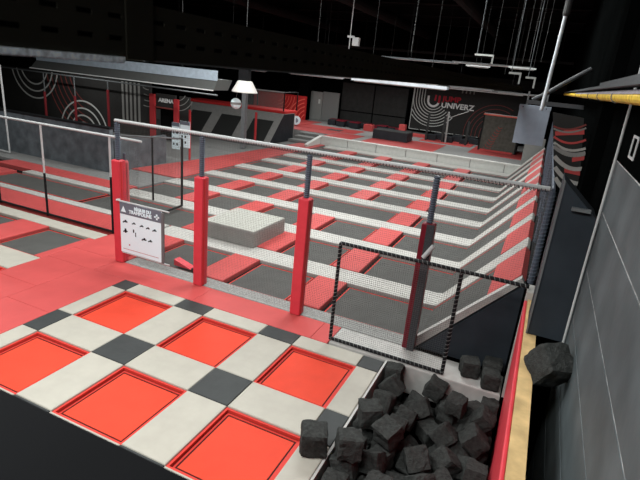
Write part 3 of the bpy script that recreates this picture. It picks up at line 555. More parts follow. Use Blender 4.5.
# ---------------------------------------------------------------- slope fence
ys = [0.62 + 2.0*i for i in range(10)]
for k, y in enumerate(ys):
    t = thing('slope_post', 'blue-grey laced post on the crest of the slope, %s from the viewer' % ORD[k], 'post', (6.34, y, 1.40), 'posts along the crest of the slope')
    rod(6.34, y, 1.40, 6.34, y, 2.62, 0.040, 8).build('steel_pole', M['rail_steel'], t)
    if k < 4: MB().tube(helix((6.34, y, 1.42), (6.34, y, 2.60), 0.040, 0.05), 0.008, 5).build('lacing', M['lace_blue'], t)
t = thing('slope_rail', 'top rail running back along the crest of the slope', 'rail', (6.34, 9, 2.63))
rod(6.34, 0.60, 2.64, 6.34, 18.7, 2.64, 0.024, 8).build('rail_tube', M['rail_steel'], t)
tag(MB().box(6.325, 6.327, 0.66, 18.6, 1.42, 2.61).build('safety_net', M['net_y']), 'black safety net along the crest of the slope', 'net')
tag(MB().box(6.29, 6.42, 0.935, 18.8, -0.10, 1.41).build('crest_wall', M['black']), 'narrow black crest wall behind the sloped trampolines', 'wall')
# ---------------------------------------------------------------- right side
b = MB(); b.prism([(6.36, -0.925, 1.41), (6.71, -0.925, 1.41), (6.71, -0.925, 2.68), (6.36, -0.925, 3.00)], (0, 0.55, 0))
t = tag(b.build('wall_casing', M['casing']), 'black padded casing standing on the timber wall, with a sloping top', 'casing')
MB().box(6.352, 6.368, -0.935, -0.915, 1.41, 3.0).build('edge_trim', M['grey_metal'], t, ).location = (0, 0, 0)
tag(MB().box(6.47, 6.63, -0.975, -0.925, 2.745, 2.775).build('grab_handle', M['grey_metal']), 'short grey handle on the front of the black casing', 'handle')
tag(MB().tube([(6.70, -1.0, 1.2), (6.695, -1.0, 2.2), (6.70, -1.0, 3.3), (6.69, -1.05, 4.6)], 0.011, 8).build('wall_cable', M['white_metal']), 'white vertical cable running up the right wall beside the black casing', 'cable')
b = MB(); b.box(6.712, XW, -1.78, -1.755, 3.34, 3.51); b.box(6.712, XW, -1.555, -1.53, 3.34, 3.51); b.box(6.712, XW, -1.755, -1.555, 3.34, 3.358); b.box(6.712, XW, -1.755, -1.555, 3.492, 3.51)
tag(b.build('socket_frame', M['white_metal']), 'small white rectangular frame on the black upper wall', 'frame')
# mirror pane beyond the casing, its reflection of the court painted as stripes
t = thing('mirror_pane', 'dark mirror pane, court reflection painted as curved grey and red stripes, right of the slope', 'panel', (6.4, 1.0, 2.4))
b = MB(); b.prism([(6.13, 1.0, 3.53), (6.49, 1.0, 3.50), (6.70, 1.0, 2.30), (6.60, 1.0, 2.30), (6.31, 1.0, 2.78)], (0, 0.03, 0)); b.build('board', M['shutter'], t)
def sp_(t_, u, k=0.0):          # t_ 0 at the top edge, 1 at the bottom; u 0..1 across
    L0 = (6.135+0.18*t_, 3.52-0.70*t_); R0 = (6.485+0.215*t_, 3.49-1.00*t_)
    return (L0[0]+(R0[0]-L0[0])*u, L0[1]+(R0[1]-L0[1])*u + k*math.sin(u*3.1) + 0.16*u*u)
for t_, w, m, k in [(1.12, 0.05, 'runner', -0.03), (0.93, 0.05, 'runner', -0.03), (0.74, 0.05, 'runner', -0.03), (0.56, 0.055, 'ramp_grey', -0.02), (0.50, 0.03, 'runner', -0.02), (0.40, 0.025, 'red_mat', -0.02), (0.26, 0.02, 'print_grey', -0.01), (0.22, 0.02, 'print_red', -0.01)]:
    pts = [sp_(t_, u/8, k) for u in range(9)]
    ribbon(MB(), pts, w, 0.998, -0.006).build('stripe', M[m], t)
for t0, t1, u0, u1 in [(0.80, 0.88, 0.35, 0.85), (0.62, 0.68, 0.6, 0.97), (0.30, 0.37, 0.05, 0.95)]:
    pts = [sp_(t0, u0), sp_(t0-0.04, u1), sp_(t1-0.04, u1), sp_(t1, u0)]
    b = MB(); b.prism([(x, 0.999, z) for x, z in pts], (0, -0.004, 0)); b.build('red_reflection', M['red_mat'], t)
# tall black column right of the panel
t = tag(MB().box(6.60, XW-0.001, 0.3, 0.9, 1.4, 7.29).build('dark_column', M['black_wall']), 'tall black column against the right wall above the casing', 'column')
# yellow pipe and trays along the right wall
t = thing('yellow_pipe', 'yellow pipe with mauve-grey top running along the right wall at eye height', 'pipe', (6.62, 2, 3.76))
MB().tube([(6.53, y, 3.77) for y in (-4.2, -2.15, -2.1, 0, 6, 12, 20)], 0.042, 14).build('pipe', M['yellow'], t)
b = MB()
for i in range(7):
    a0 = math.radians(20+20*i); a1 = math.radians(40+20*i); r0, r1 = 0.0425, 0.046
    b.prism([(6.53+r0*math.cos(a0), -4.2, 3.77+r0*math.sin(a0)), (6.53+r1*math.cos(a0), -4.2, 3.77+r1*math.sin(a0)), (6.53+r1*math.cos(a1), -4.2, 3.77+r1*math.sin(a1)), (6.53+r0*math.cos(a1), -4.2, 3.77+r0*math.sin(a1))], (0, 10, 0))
b.build('top_shell', M['mauve'], t)  # mauve-grey half shell over the pipe's upper side
for y in (-1.6, -0.2, 1.4, 3.2, 5.5): MB().lathe([(0.048, -0.012), (0.048, 0.012)], (0, 0, 0), 14).build('pipe_clamp', M['grey_metal'], t, org=(0, 0, 0)).matrix_local = Matrix.Translation((-0.09, y-2, 0.01)) @ Matrix.Rotation(math.pi/2, 4, 'X')
b = MB(); b.box(6.47, 6.56, -3.9, 18, 3.832, 3.838); b.box(6.47, 6.474, -3.9, 18, 3.838, 3.858); b.box(6.556, 6.56, -3.9, 18, 3.838, 3.858)
tag(b.build('cable_tray', M['silver_dull']), 'long grey cable tray running above the yellow pipe', 'cable tray', 'cable trays above the yellow pipe')
b = MB(); b.box(6.475, 6.56, -3.9, -0.35, 3.860, 3.885)
tag(b.build('cable_trunking', M['silver_dull']), 'short wide grey trunking lying above the cable tray at the right picture edge', 'cable tray', 'cable trays above the yellow pipe')
tag(MB().tube([(5.70, 6.0, 3.58), (5.95, 6.0, 3.74), (6.25, 6.0, 3.98), (6.68, 6.0, 4.30)], 0.045, 8).build('steel_brace', M['dark_steel']), 'grey diagonal brace rising to the right wall behind the pipe', 'brace')
tag(MB().box(5.6, 6.7, 5.7, 5.78, 3.50, 3.58).build('steel_crossbar', M['dark_steel']), 'grey horizontal bar below the diagonal brace', 'crossbar')
# silver riser
t = thing('riser_pipe', 'bright silver vertical pipe with dark insulation at its top', 'pipe', (5.93, 4.0, 3.6))
rod(5.95, 4.0, 3.45, 5.99, 4.0, 5.02, 0.032, 12).build('pipe', M['bright_tube'], t)
MB().tube([(5.99, 4.0, 5.0), (5.995, 4.0, 5.04), (6.02, 4.0, 7.29)], [0.04, 0.06, 0.06], 12).build('insulation', M['insul'], t)
# blue-grey unit heater
t = thing('wall_heater', 'blue-grey metal box hung below the pipes near the far end of the slope', 'heater', (5.74, 8.0, 2.45))
b = MB(); b.pad(5.37, 6.10, 8.0, 8.28, 2.46, 3.40, 0.02); b.build('casing', M['heater'], t)
MB().box(5.36, 6.11, 7.985, 8.29, 3.33, 3.42).build('top_flange', M['heater'], t)
for x in (5.45, 6.0): MB().box(x-0.012, x+0.012, 7.978, 7.985, 3.36, 3.385).build('bolt', M['black'], t)
MB().box(5.50, 5.54, 8.1, 8.14, 3.41, 3.75).build('hanger', M['grey_metal'], t); MB().box(5.95, 5.99, 8.1, 8.14, 3.41, 3.75).build('hanger', M['grey_metal'], t)
tag(MB().box(5.35, 6.2, 19.15, 19.35, 0.0, 1.75).build('grey_screen', M['door_grey']), 'plain grey screen behind the far end of the slope', 'screen')
# ---------------------------------------------------------------- far stage
struct(MB().box(-5.0, XW, 19.06, 28.9, -1.0, 0.415).build('floor_stage', M['stage_grey']))
struct(MB().box(-24, -5.0, 20.3, 28.9, -1.0, 0.40).build('floor_stage_left', M['stage_grey']))
t = thing('stage_kerb', 'long pale padded kerb at the far end of the court', 'kerb', (0, 19, 0))
xs = [-4.9 + 1.6*i for i in range(8)]
for i in range(7):
    if xs[i] > 6: break
    MB().pad(xs[i]+0.018, min(xs[i+1], 6.28)-0.018, 18.99, 19.06, -0.1, 0.40, 0.015).build('kerb_panel', M['kerb'], t)
MB().pad(-4.92, 6.28, 18.97, 19.16, 0.395, 0.455, 0.02).build('coping', M['kerb_top'], t)
t = thing('kerb_wing', 'short pale wing of the kerb slanting down at its left end', 'kerb', (-4.95, 18, 0))
b = MB(); b.prism([(-4.98, 18.96, 0.002), (-4.98, 18.96, 0.40), (-4.98, 17.3, 0.10), (-4.98, 17.3, 0.002)], (0.12, 0, 0)); b.build('wing_panel', M['kerb'], t)
b = MB(); b.prism([(-5.0, 19.1, 0.40), (-5.0, 19.1, 0.455), (-5.0, 17.25, 0.13), (-5.0, 17.25, 0.08)], (0.17, 0, 0)); b.build('coping', M['kerb_top'], t)
t = thing('stage_steps', 'grey carpeted steps up to the stage, left of the kerb', 'steps', (-5.9, 19.2, 0))
for i in range(3): MB().pad(-6.50, -5.15, 18.3+0.65*i, 20.28, 0.002+0.14*i, 0.12+0.14*i, 0.012).build('step', M['carpet'], t)
def smat(x0, x1, y0, y1, label, m='red_mat', z=0.43):
    return tag(MB().pad(x0, x1, y0, y1, 0.41, z, 0.005).build('stage_mat', M[m]), label, 'floor mat', 'red mats on the far stage')
smat(-12.0, -5.02, 20.35, 21.9, 'red stage mat left, beside the steps', z=0.425)
smat(-7.9, -4.1, 21.95, 24.0, 'red stage mat with a grey square on it, left part of the stage', z=0.432)
smat(-4.9, -3.3, 19.25, 21.7, 'red stage mat just behind the left end of the kerb')
smat(-2.75, 1.15, 19.25, 22.9, 'red stage mat under and around the dark soft box')
smat(2.6, 5.3, 21.3, 24.8, 'red stage mat in front of the glazed cage')
smat(-0.6, 2.4, 23.6, 26.5, 'red stage mat below the big wall print')
smat(-12, -8.0, 22.0, 26.0, 'red stage mat in front of the red printed wall', z=0.432)
tag(MB().box(-6.0, -5.1, 22.2, 22.9, 0.43, 0.44).build('grey_patch', M['bed']), 'small dark grey square let into the red stage mat', 'floor patch')
# hurdles and blocks on the stage
def soft_box(x0, x1, y0, y1, z0, z1, label, m, group=None, top=None, name='foam_block'):
    t = thing(name, label, 'foam block', ((x0+x1)/2, (y0+y1)/2, z0), group)
    b = MB(); b.pad(x0, x1, y0, y1, z0, z1, 0.03); b.build('body', M[m], t)
    if top: MB().pad(x0-0.01, x1+0.01, y0-0.01, y1+0.01, z1-0.03, z1+0.015, 0.01).build('cover', M[top], t)
    return t
soft_box(-2.75, -0.75, 21.4, 22.6, 0.433, 0.93, 'large dark grey soft box with lighter top standing on the red stage mat', 'black_vinyl', top='dark_pad')
soft_box(-4.45, -3.90, 24.6, 25.1, 0.42, 0.83, 'red foam cube block left of the dark soft box', 'red_mat', 'red foam blocks on the stage')
soft_box(-2.35, -1.95, 25.3, 25.7, 0.42, 1.05, 'upright red foam block behind the dark soft box', 'red_mat', 'red foam blocks on the stage')
soft_box(-1.5, -0.6, 25.2, 25.7, 0.42, 0.60, 'low red foam block behind the right end of the dark soft box', 'red_mat', 'red foam blocks on the stage')
random.seed(5)
sm = [(-7.0, 25.6, 0), (-6.3, 25.4, 1), (-5.8, 25.9, 0), (-5.3, 25.3, 1), (-4.9, 26.0, 0), (-3.5, 25.6, 1), (-3.0, 25.9, 0), (-0.1, 24.9, 0), (0.4, 25.6, 0), (0.9, 24.8, 0), (1.3, 25.8, 0), (1.8, 25.0, 0), (2.3, 25.7, 0), (0.0, 26.5, 0), (1.2, 26.6, 0), (2.0, 26.6, 0)]
for i, (x, y, r) in enumerate(sm):
    s = random.uniform(0.42, 0.6)
    o = soft_box(x-s/2, x+s/2, y-s/2, y+s/2, 0.43, 0.43+s*0.62, 'black foam block in the row %s the dark soft box, %s from the left' % (('left of', ORD[i]) if i < 7 else ('right of', ORD[i-7])), 'black_vinyl', 'black foam blocks along the stage wall', top='red_dark' if r else None)
tag(MB().pad(-7.6, -4.6, 26.4, 27.0, 0.42, 0.72, 0.03).build('red_hurdle', M['red_dark']), 'long low dark red hurdle before the black shutter wall', 'hurdle', 'red hurdles on the stage')
tag(MB().pad(-4.4, -2.7, 26.6, 27.2, 0.42, 0.66, 0.03).build('red_hurdle', M['red_dark']), 'short low dark red hurdle behind the dark soft box', 'hurdle', 'red hurdles on the stage')
# back wall pieces
BY = 28.0
t = thing('shutter_wall', 'black panelled wall in four sheets behind the stage', 'wall panel', (-5.1, BY, 0.42))
for x0, x1 in ((-7.5, -5.15), (-5.05, -2.75)):
    for z0, z1 in ((0.42, 1.22), (1.30, 3.15)): MB().box(x0, x1, BY, BY+0.1, z0, z1).build('sheet', M['shutter'], t)
MB().box(-7.55, -2.7, BY+0.06, BY+0.2, 0.42, 3.3).build('frame', M['void'], t)
t = thing('grey_doors', 'pale grey double door panels left of the black shutter wall', 'door', (-8.6, 27.4, 0.42))
MB().box(-9.85, -8.72, 27.4, 27.5, 0.42, 2.35).build('door_leaf', M['door_grey'], t); MB().box(-8.70, -7.46, 27.44, 27.54, 0.42, 2.40).build('door_leaf', M['door_grey_dark'], t)
MB().box(-9.0, -8.86, 27.37, 27.4, 1.55, 1.85).build('notice', M['kerb'], t)
tag(MB().box(-10.0, -9.3, 26.2, 26.7, 0.42, 4.2).build('black_pillar', M['black_wall']), 'black pillar between the red printed wall and the grey doors', 'pillar')
t = thing('wall_graphic', 'red wall panel printed with pale concentric arcs at the back left', 'wall panel', (-10.3, 26.0, 0.42))
MB().box(-13.5, -9.3, 26.0, 26.1, 0.42, 2.0).build('board', M['print_bright_red'], t)
for i, r in enumerate((0.5, 0.75, 1.0, 1.25, 1.5)):
    for c in clip_path(arc(-9.1, 0.35, r, 90, 180), -13.4, -9.35, 0.45, 1.97): ribbon(MB(), c, 0.07, 25.995, -0.01).build('arc_line', M['print_light_red'], t)
for i, r in enumerate((0.4, 0.62, 0.84, 1.06, 1.28)):
    for c in clip_path(arc(-11.5, 1.9, r, 270, 360), -13.4, -10.2, 0.45, 1.97): ribbon(MB(), c, 0.04, 25.996, -0.006).build('arc_line', M['print_light_red'], t)
# JUMP UNIVERZ print
t = thing('wall_graphic', 'large black wall print with white arcs and the JUMP UNIVERZ wordmark', 'wall panel', (1.0, BY, 0.6))
MB().box(-2.4, 4.75, BY, BY+0.1, 0.60, 3.45).build('board', M['print_dark'], t)
for r in (0.62, 0.80, 0.98, 1.16, 1.34, 1.52, 1.70):
    p = [(-1.0-r, 3.4), (-1.0-r, 2.75)] + arc(-1.0, 2.65, r, 180, 325, 30)
    for c in clip_path(p, -2.38, 1.6, 0.64, 3.45): ribbon(MB(), c, 0.05, BY-0.002, -0.01).build('arc_line', M['print_white'], t)
for r in (0.6, 0.85, 1.1, 1.35, 1.6, 1.85):
    p = [(3.1-r, 0.65), (3.1-r, 0.9)] + arc(3.1, 0.9, r, 180, 60, 26)
    for c in clip_path(p, 1.0, 4.7, 0.64, 3.4): ribbon(MB(), c, 0.035, BY-0.002, -0.008).build('arc_line', M['print_red'], t)
b = MB()
for i in range(9): b.box(-2.38+0.8*i*0.98, -2.38+0.8*i*0.98+0.66, BY-0.01, BY, 0.62, 0.655)
b.build('dashed_border', M['print_white'], t)
MB().box(-2.40, -2.36, BY-0.01, BY, 0.62, 3.4).build('border_line', M['print_white'], t)
# U emblem: two nested strokes
ribbon(MB(), [(-1.36, 2.88)] + arc(-1.0, 2.60, 0.36, 180, 340, 14), 0.14, BY-0.006, -0.012).build('emblem_stroke', M['text_white'], t)
ribbon(MB(), arc(-1.0, 2.60, 0.36, 340, 360, 4) + [(-0.64, 2.95)], 0.14, BY-0.006, -0.012).build('emblem_stroke', M['print_jump'], t)
ribbon(MB(), [(-0.90, 2.60), (-0.88, 2.98)], 0.11, BY-0.008, -0.012).build('emblem_stroke', M['print_jump'], t)
text('wordmark', 'JUMP', 0.46, M['print_jump'], t, (-0.42, BY-0.02, 2.64), bold=0.014, sx=1.12)
text('wordmark', 'UNIVERZ', 0.46, M['text_white'], t, (-0.46, BY-0.02, 2.24), bold=0.014, sx=1.12)
for i in range(4): MB().box(0.72+0.24*i, 0.80+0.24*i, BY-0.01, BY, 3.24, 3.42).build('tick_mark', M['print_grey'], t)
# glazed cage with red and white top edge
t = thing('display_cage', 'tall grey scrim cage with a red and white top edge, right of the wordmark wall', 'cage', (3.8, 23.2, 0.42))
MB().box(2.9, 4.80, 23.2, 23.22, 0.44, 2.32).build('front_panel', M['mesh_grey'], t)
MB().box(2.86, 2.93, 23.15, 23.22, 0.43, 2.42).build('frame_post', M['black'], t); MB().box(4.78, 4.85, 23.15, 23.22, 0.43, 2.42).build('frame_post', M['black'], t)
MB().box(2.86, 4.85, 23.12, 23.2, 2.33, 2.41).build('top_edge', M['print_light_red'], t); MB().box(2.9, 4.82, 23.11, 23.19, 2.40, 2.43).build('top_edge', M['print_white'], t)
random.seed(3)
for i in range(9):
    z = 0.7+0.14*i; x = 3.35+0.06*i; ribbon(MB(), arc(x, z, 0.22-0.012*i, 200, 330, 8), 0.035, 23.195, -0.006).build('red_print', M['print_dull'], t)
MB().box(2.9, 4.85, 23.22, 24.6, 2.30, 2.34).build('roof', M['black'], t); MB().box(4.83, 4.86, 23.22, 24.6, 0.44, 2.30).build('side_panel', M['black'], t)
MB().box(3.0, 4.7, 23.0, 23.1, 0.43, 0.52).build('foot_bar', M['red_mat'], t)
# dark uprights before the wordmark wall
for i, (x, h) in enumerate([(-0.35, 1.95), (0.62, 1.9), (2.0, 1.7)]):
    tag(MB().box(x-0.06, x+0.06, 24.3, 24.42, 0.42, 0.42+h*0.8).build('dark_upright', M['dark_pad']), 'dark padded upright standing before the wordmark wall, %s from the left' % ORD[i], 'post', 'dark uprights before the wordmark wall')
t = thing('course_pole', 'slim pale pole with a slanted arm before the wordmark wall', 'pole', (0.6, 25, 0.42))
rod(0.86, 24.2, 0.43, 0.78, 24.2, 2.2, 0.05).build('pole', M['print_grey2'], t); rod(0.80, 24.2, 1.85, 1.9, 24.2, 2.35, 0.02).build('arm', M['print_grey2'], t)
# ---------------------------------------------------------------- left background
t = thing('low_wall', 'dark grey padded low wall behind the left lanes', 'wall', (-13, 5.95, 0))
MB().box(-23.9, -6.5, 5.95, 6.10, -0.1, 1.38).build('wall_body', M['grey_wall'], t)
MB().box(-23.9, -6.48, 5.92, 6.13, 1.38, 1.43).build('capping', M['black'], t)
t = thing('low_wall', 'short return of the dark grey low wall running back beside the walkway', 'wall', (-6.57, 7.5, 0))
MB().box(-6.64, -6.5, 6.14, 8.6, -0.05, 1.0).build('wall_body', M['grey_wall'], t)
# arcs wall
AY = 12.5
t = thing('wall_graphic', 'long black wall print with white and dull red arcs at the far left', 'wall panel', (-16, AY, 0))
MB().box(-21.3, -10.75, AY, AY+0.1, -0.02, 2.46).build('board', M['print_dark'], t)
for r in (1.0, 1.35, 1.7):
    for c in clip_path(arc(-18.4, 2.75, r, 180, 360, 40), -21.2, -10.8, 0.02, 2.44): ribbon(MB(), c, 0.07, AY-0.002, -0.01).build('arc_line', M['print_white'], t)
for r in (0.55, 0.9, 1.25, 1.6):
    for c in clip_path(arc(-15.1, -0.35, r, 0, 180, 36), -21.2, -10.8, 0.02, 2.44): ribbon(MB(), c, 0.07, AY-0.003, -0.01).build('arc_line', M['print_white'], t)
for i in range(6):
    r = 1.6+0.32*i
    for c in clip_path(arc(-14.3, 2.7, r, 180, 262, 30), -21.2, -10.8, 0.02, 2.44): ribbon(MB(), c, 0.05, AY-0.001, -0.008).build('arc_line', M['print_red'], t)
for i in range(5): MB().box(-12.5+0.25*i, -12.38+0.25*i, AY-0.012, AY, 0.55, 2.44).build('stripe', M['print_grey'], t)
for i in range(4):
    for c in clip_path(arc(-10.9, 2.7, 0.5+0.25*i, 180, 275, 16), -11.2, -10.78, 0.1, 2.44): ribbon(MB(), c, 0.04, AY-0.004, -0.008).build('arc_line', M['print_grey'], t)
# thin red pads on posts in front of the arcs wall
for i, x in enumerate((-17.1, -15.0, -12.85)):
    t2 = thing('netting_post', 'thin netting post with red sleeve before the black arcs wall, %s from the left' % ORD[i], 'post', (x, AY-0.5, 0), 'netting posts before the arcs wall')
    rod(x, AY-0.5, 0.0, x, AY-0.5, 2.4, 0.03, 6).build('pole', M['grey_metal'], t2)
    rod(x+0.02, AY-0.53, 0.1, x+0.02, AY-0.53, 1.5 if i < 2 else 2.0, 0.06, 8).build('foam_sleeve', M['post_red'], t2)
rod(-21.2, AY-0.5, 2.42, -6.7, AY-0.5, 2.38, 0.03, 6).build('netting_rail', M['grey_metal'])
tag(bpy.data.objects['netting_rail'], 'thin grey rail carrying the nets before the arcs wall', 'rail')
# arena doorway
t = thing('arena_doorway', 'dark doorway with red jambs under the white ARENA lettering', 'doorway', (-9.9, AY, 0))
MB().box(-10.72, -10.45, AY-0.12, AY, 0, 2.05).build('jamb', M['jamb_red'], t); MB().box(-9.33, -9.10, AY-0.12, AY, 0, 1.95).build('jamb', M['jamb_red'], t)
MB().box(-10.45, -9.33, AY, AY+0.1, 1.5, 2.1).build('header', M['print_dark'], t); MB().box(-10.45, -9.33, AY-0.05, AY, 1.46, 1.52).build('lintel', M['print_red'], t)
MB().box(-10.45, -9.33, AY+0.3, AY+0.35, 0, 1.48).build('door_leaf', M['void'], t)
text('lettering', 'ARENA', 0.24, M['text_white'], t, (-10.27, AY-0.02, 1.74), bold=0.008, sx=1.1)
MB().box(-9.10, -8.55, AY, AY+0.1, -0.02, 2.1).build('side_wall', M['print_dark'], t)
for i in range(3): ribbon(MB(), arc(-9.2, 2.4, 0.5+0.22*i, 270, 330, 8), 0.03, AY-0.004, -0.006).build('arc_line', M['print_grey'], t)
# wall trampolines
t = thing('ramp_wall', 'tilted grey wall with dark trampoline panels beyond the left side of the court', 'ramp wall', (-9.3, 16.3, 0))
Y0, Y1, ZT2, XL, XR = 16.3, 17.7, 1.42, -13.2, -6.55
b = MB(); b.prism([(XL, Y0, 0.0), (XL, Y1, ZT2), (XL, 19.0, ZT2), (XL, 19.0, 0.0)], (XR-XL, 0, 0)); b.build('grey_face', M['ramp_grey'], t)
b = MB(); b.prism([(XR+0.002, Y0+0.05, 0.0), (XR+0.002, Y1+0.05, ZT2-0.01), (XR+0.002, 18.9, ZT2-0.01), (XR+0.002, 18.9, 0.0)], (0.02, 0, 0)); b.build('black_end', M['black_vinyl'], t)
def on_face(u, s, d=0.012):    # u along X, s 0..1 up the tilt
    n = Vector((0, -ZT2, Y1-Y0)).normalized(); return Vector((u, Y0+(Y1-Y0)*s, ZT2*s)) + n*d
for i, (a, c) in enumerate([(-12.1, -10.8), (-10.15, -8.85), (-8.12, -6.9)]):
    b = MB(); q = [on_face(a, 0.05), on_face(c, 0.05), on_face(c, 0.73), on_face(a, 0.73)]
    b.prism([tuple(v) for v in q], (0, -0.01, 0.01)); b.build('wall_bed', M['bed_dark'], t)
tag(MB().pad(-9.6, -6.6, 17.9, 19.3, 1.43, 1.56, 0.03).build('red_deck', M['print_bright_red']), 'red deck mat on top of the ramp wall, right part', 'deck mat', 'red deck mats on the ramp wall')
tag(MB().pad(-13.1, -9.9, 17.9, 19.3, 1.43, 1.56, 0.03).build('red_deck', M['print_bright_red']), 'red deck mat on top of the ramp wall, left part', 'deck mat', 'red deck mats on the ramp wall')
tag(MB().box(-23, -10.5, 20.4, 20.5, 0.4, 4.2).build('back_partition', M['black_wall']), 'black partition wall behind the red deck mats', 'partition wall')
# net cage above the ramp
t = thing('net_cage', 'black framed net cage above the right end of the ramp wall', 'cage', (-7.9, 17.8, 1.42))
for x in (-9.15, -6.62):
    for y in (17.8, 19.3): rod(x, y, 1.57, x, y, 2.52, 0.035, 6).build('frame_post', M['black'], t)
rod(-9.15, 17.8, 2.50, -6.62, 17.8, 2.52, 0.03, 6).build('top_rail', M['white_metal'], t); rod(-6.62, 17.8, 2.52, -6.62, 19.3, 2.52, 0.03, 6).build('top_rail', M['black'], t)
MB().box(-9.12, -6.65, 17.8, 17.802, 1.58, 2.48).build('net', M['net_cage'], t)
# red and black posts in the left background
t = thing('arena_post', 'slim red padded post standing before the right end of the ramp wall', 'post', (-7.0, 15.9, 0))
rod(-6.95, 15.6, 0.0, -6.95, 15.6, 1.55, 0.06, 8).build('foam_sleeve', M['jamb_red'], t)
t = thing('arena_post', 'short red padded post at the left end of the ramp wall', 'post', (-12.2, 16, 0))
rod(-11.55, 15.9, 0.0, -11.55, 15.9, 1.1, 0.09, 8).build('foam_sleeve', M['jamb_red'], t)
t = thing('lamp_column', 'slim dark column standing left of the net cage', 'column', (-6.7, 14.0, 0))
MB().box(-6.72, -6.52, 13.9, 14.1, 0.0, 3.0).build('column', M['grey_metal'], t)
t = thing('shade_lamp', 'bright white flared lamp on a black drop, left of the net cage', 'lamp', (-4.1, 10.0, 2.75))
MB().box(-4.32, -3.92, 9.9, 10.1, 3.14, 3.9).build('drop_box', M['black'], t)
MB().lathe([(0.46, 0.0), (0.47, 0.03), (0.27, 0.38), (0.22, 0.40)], (-4.10, 10.0, 2.76), 16).build('shade', M['lampshade'], t)
rod(-4.12, 10.0, 3.9, -4.12, 10.0, 7.29, 0.012, 6).build('drop_rod', M['rod_dark'], t)
t = thing('net_ball', 'white ball with a grey band hung below the flared lamp', 'ball', (-4.45, 10.0, 2.12))
MB().lathe([(0.001, -0.20), (0.10, -0.173), (0.173, -0.10), (0.20, 0), (0.173, 0.10), (0.10, 0.173), (0.001, 0.20)], (-4.45, 9.99, 2.33), 16).build('ball', M['sign_white'], t, smooth=True)
MB().lathe([(0.202, -0.03), (0.202, 0.05)], (-4.45, 9.99, 2.33), 16).build('band', M['ramp_grey'], t)
rod(-4.45, 9.99, 2.53, -4.40, 10.0, 2.78, 0.006, 5).build('cord', M['grey_metal'], t)
t = thing('round_sign', 'round white and blue-grey disc standing before the red printed wall', 'sign', (-7.95, 22.0, 0.43))
o = MB().lathe([(0.27, -0.03), (0.27, 0.03)], (0, 0, 0), 20).build('disc', M['sign_white'], t, org=(0, 0, 0)); o.matrix_local = Matrix.Translation((0, 0, 0.32)) @ Matrix.Rotation(math.pi/2, 4, 'X') @ Matrix.Rotation(0.3, 4, 'Y')
o = MB().lathe([(0.14, -0.035), (0.14, 0.035)], (0, 0, 0), 16).build('centre', M['heater'], t, org=(0, 0, 0)); o.matrix_local = Matrix.Translation((0, 0, 0.32)) @ Matrix.Rotation(math.pi/2, 4, 'X')
MB().box(-7.98, -7.92, 21.99, 22.01, 0.43, 0.55).build('foot', M['grey_metal'], t)
# notice boards on the walkway post
t = thing('walkway_post', 'slim red post on the walkway carrying two white notice boards', 'post', (-6.3, 9.7, 0))
rod(-6.3, 9.7, 0.0, -6.3, 9.7, 1.9, 0.045, 8).build('pole', M['jamb_red'], t)
MB().box(-7.05, -6.25, 9.62, 9.66, 1.20, 1.24).build('crossbar', M['grey_metal'], t)
for k, (x0, x1, z0, z1) in enumerate([(-7.08, -6.72, 0.34, 1.36), (-6.68, -6.22, 0.46, 1.46)]):
    t = thing('notice_board', 'white notice board on the walkway post, %s of the pair' % ('left' if k == 0 else 'right'), 'sign', ((x0+x1)/2, 9.6, z0), 'notice boards beyond the fence')
    MB().box(x0, x1, 9.60, 9.62, z0, z1).build('board', M['sign_white'], t)
    MB().box(x0, x1, 9.592, 9.60, z1-0.14, z1).build('header', M['sign_grey'], t)
    for q in range(3):
        for r_ in range(2): MB().box(x0+0.06+0.16*r_, x0+0.13+0.16*r_, 9.594, 9.60, z0+0.15+0.22*q, z0+0.24+0.22*q).build('pictogram', M['dark_pad'], t)
# inner gate beyond the entrance
t = thing('inner_gate', 'black netted gate frame standing open on the court behind the entrance', 'gate', (-2.7, 4.2, 0))
A, B_, Cc = (-4.6, 4.2), (-2.23, 4.24), (-2.12, 3.25)
rod(-3.22, 4.26, 0, -3.22, 4.26, 1.74, 0.028, 6).build('gate_post', M['black'], t); rod(-2.23, 4.24, 0.03, -2.23, 4.24, 1.80, 0.032, 6).build('gate_post', M['black'], t)
rod(-4.3, 4.26, 1.60, -2.23, 4.24, 1.80, 0.026, 6).build('top_rail', M['grey_metal'], t); rod(-2.23, 4.24, 0.04, -2.10, 3.1, 0.04, 0.03, 6).build('bottom_rail', M['black'], t)
MB().box(-4.2, -2.25, 4.25, 4.252, 0.05, 1.68).build('net', M['net'], t)
# left fence
LY = 1.62
t = thing('fence_rail', 'pale top rail of the left fence, ending at the first padded post', 'rail', (-6, LY, 2.1)); rod(-10.9, LY, 2.08, -1.1, LY, 2.10, 0.026, 8).build('rail_tube', M['white_metal'], t)
rod(-10.9, LY, 0.04, -1.1, LY, 0.04, 0.026, 8).build('bottom_rail', M['black'], t)
for k, x in enumerate((-9.0, -5.60, -3.96, -1.95)):
    t = thing('fence_post', 'slim post of the left fence, %s' % ['beyond the left picture edge', 'at the left picture edge', 'second from the left picture edge', 'close to the first padded post'][k], 'post', (x, LY, 0), 'posts of the left fence')
    rod(x, LY, 1.0 if k < 3 else 1.25, x, LY, 2.08, 0.022, 8).build('steel_pole', M['white_metal'], t); rod(x, LY, 0.0, x, LY, 1.0 if k < 3 else 1.25, 0.026, 8).build('dark_sleeve', M['black'], t)
tag(MB().box(-10.8, -1.2, LY+0.02, LY+0.022, 0.05, 2.07).build('safety_net', M['net_fine']), 'fine black net of the left fence', 'net')
t = thing('tall_post', 'tall thin pale post at the far left, in front of the black wall', 'post', (-10.9, 5.6, 0))
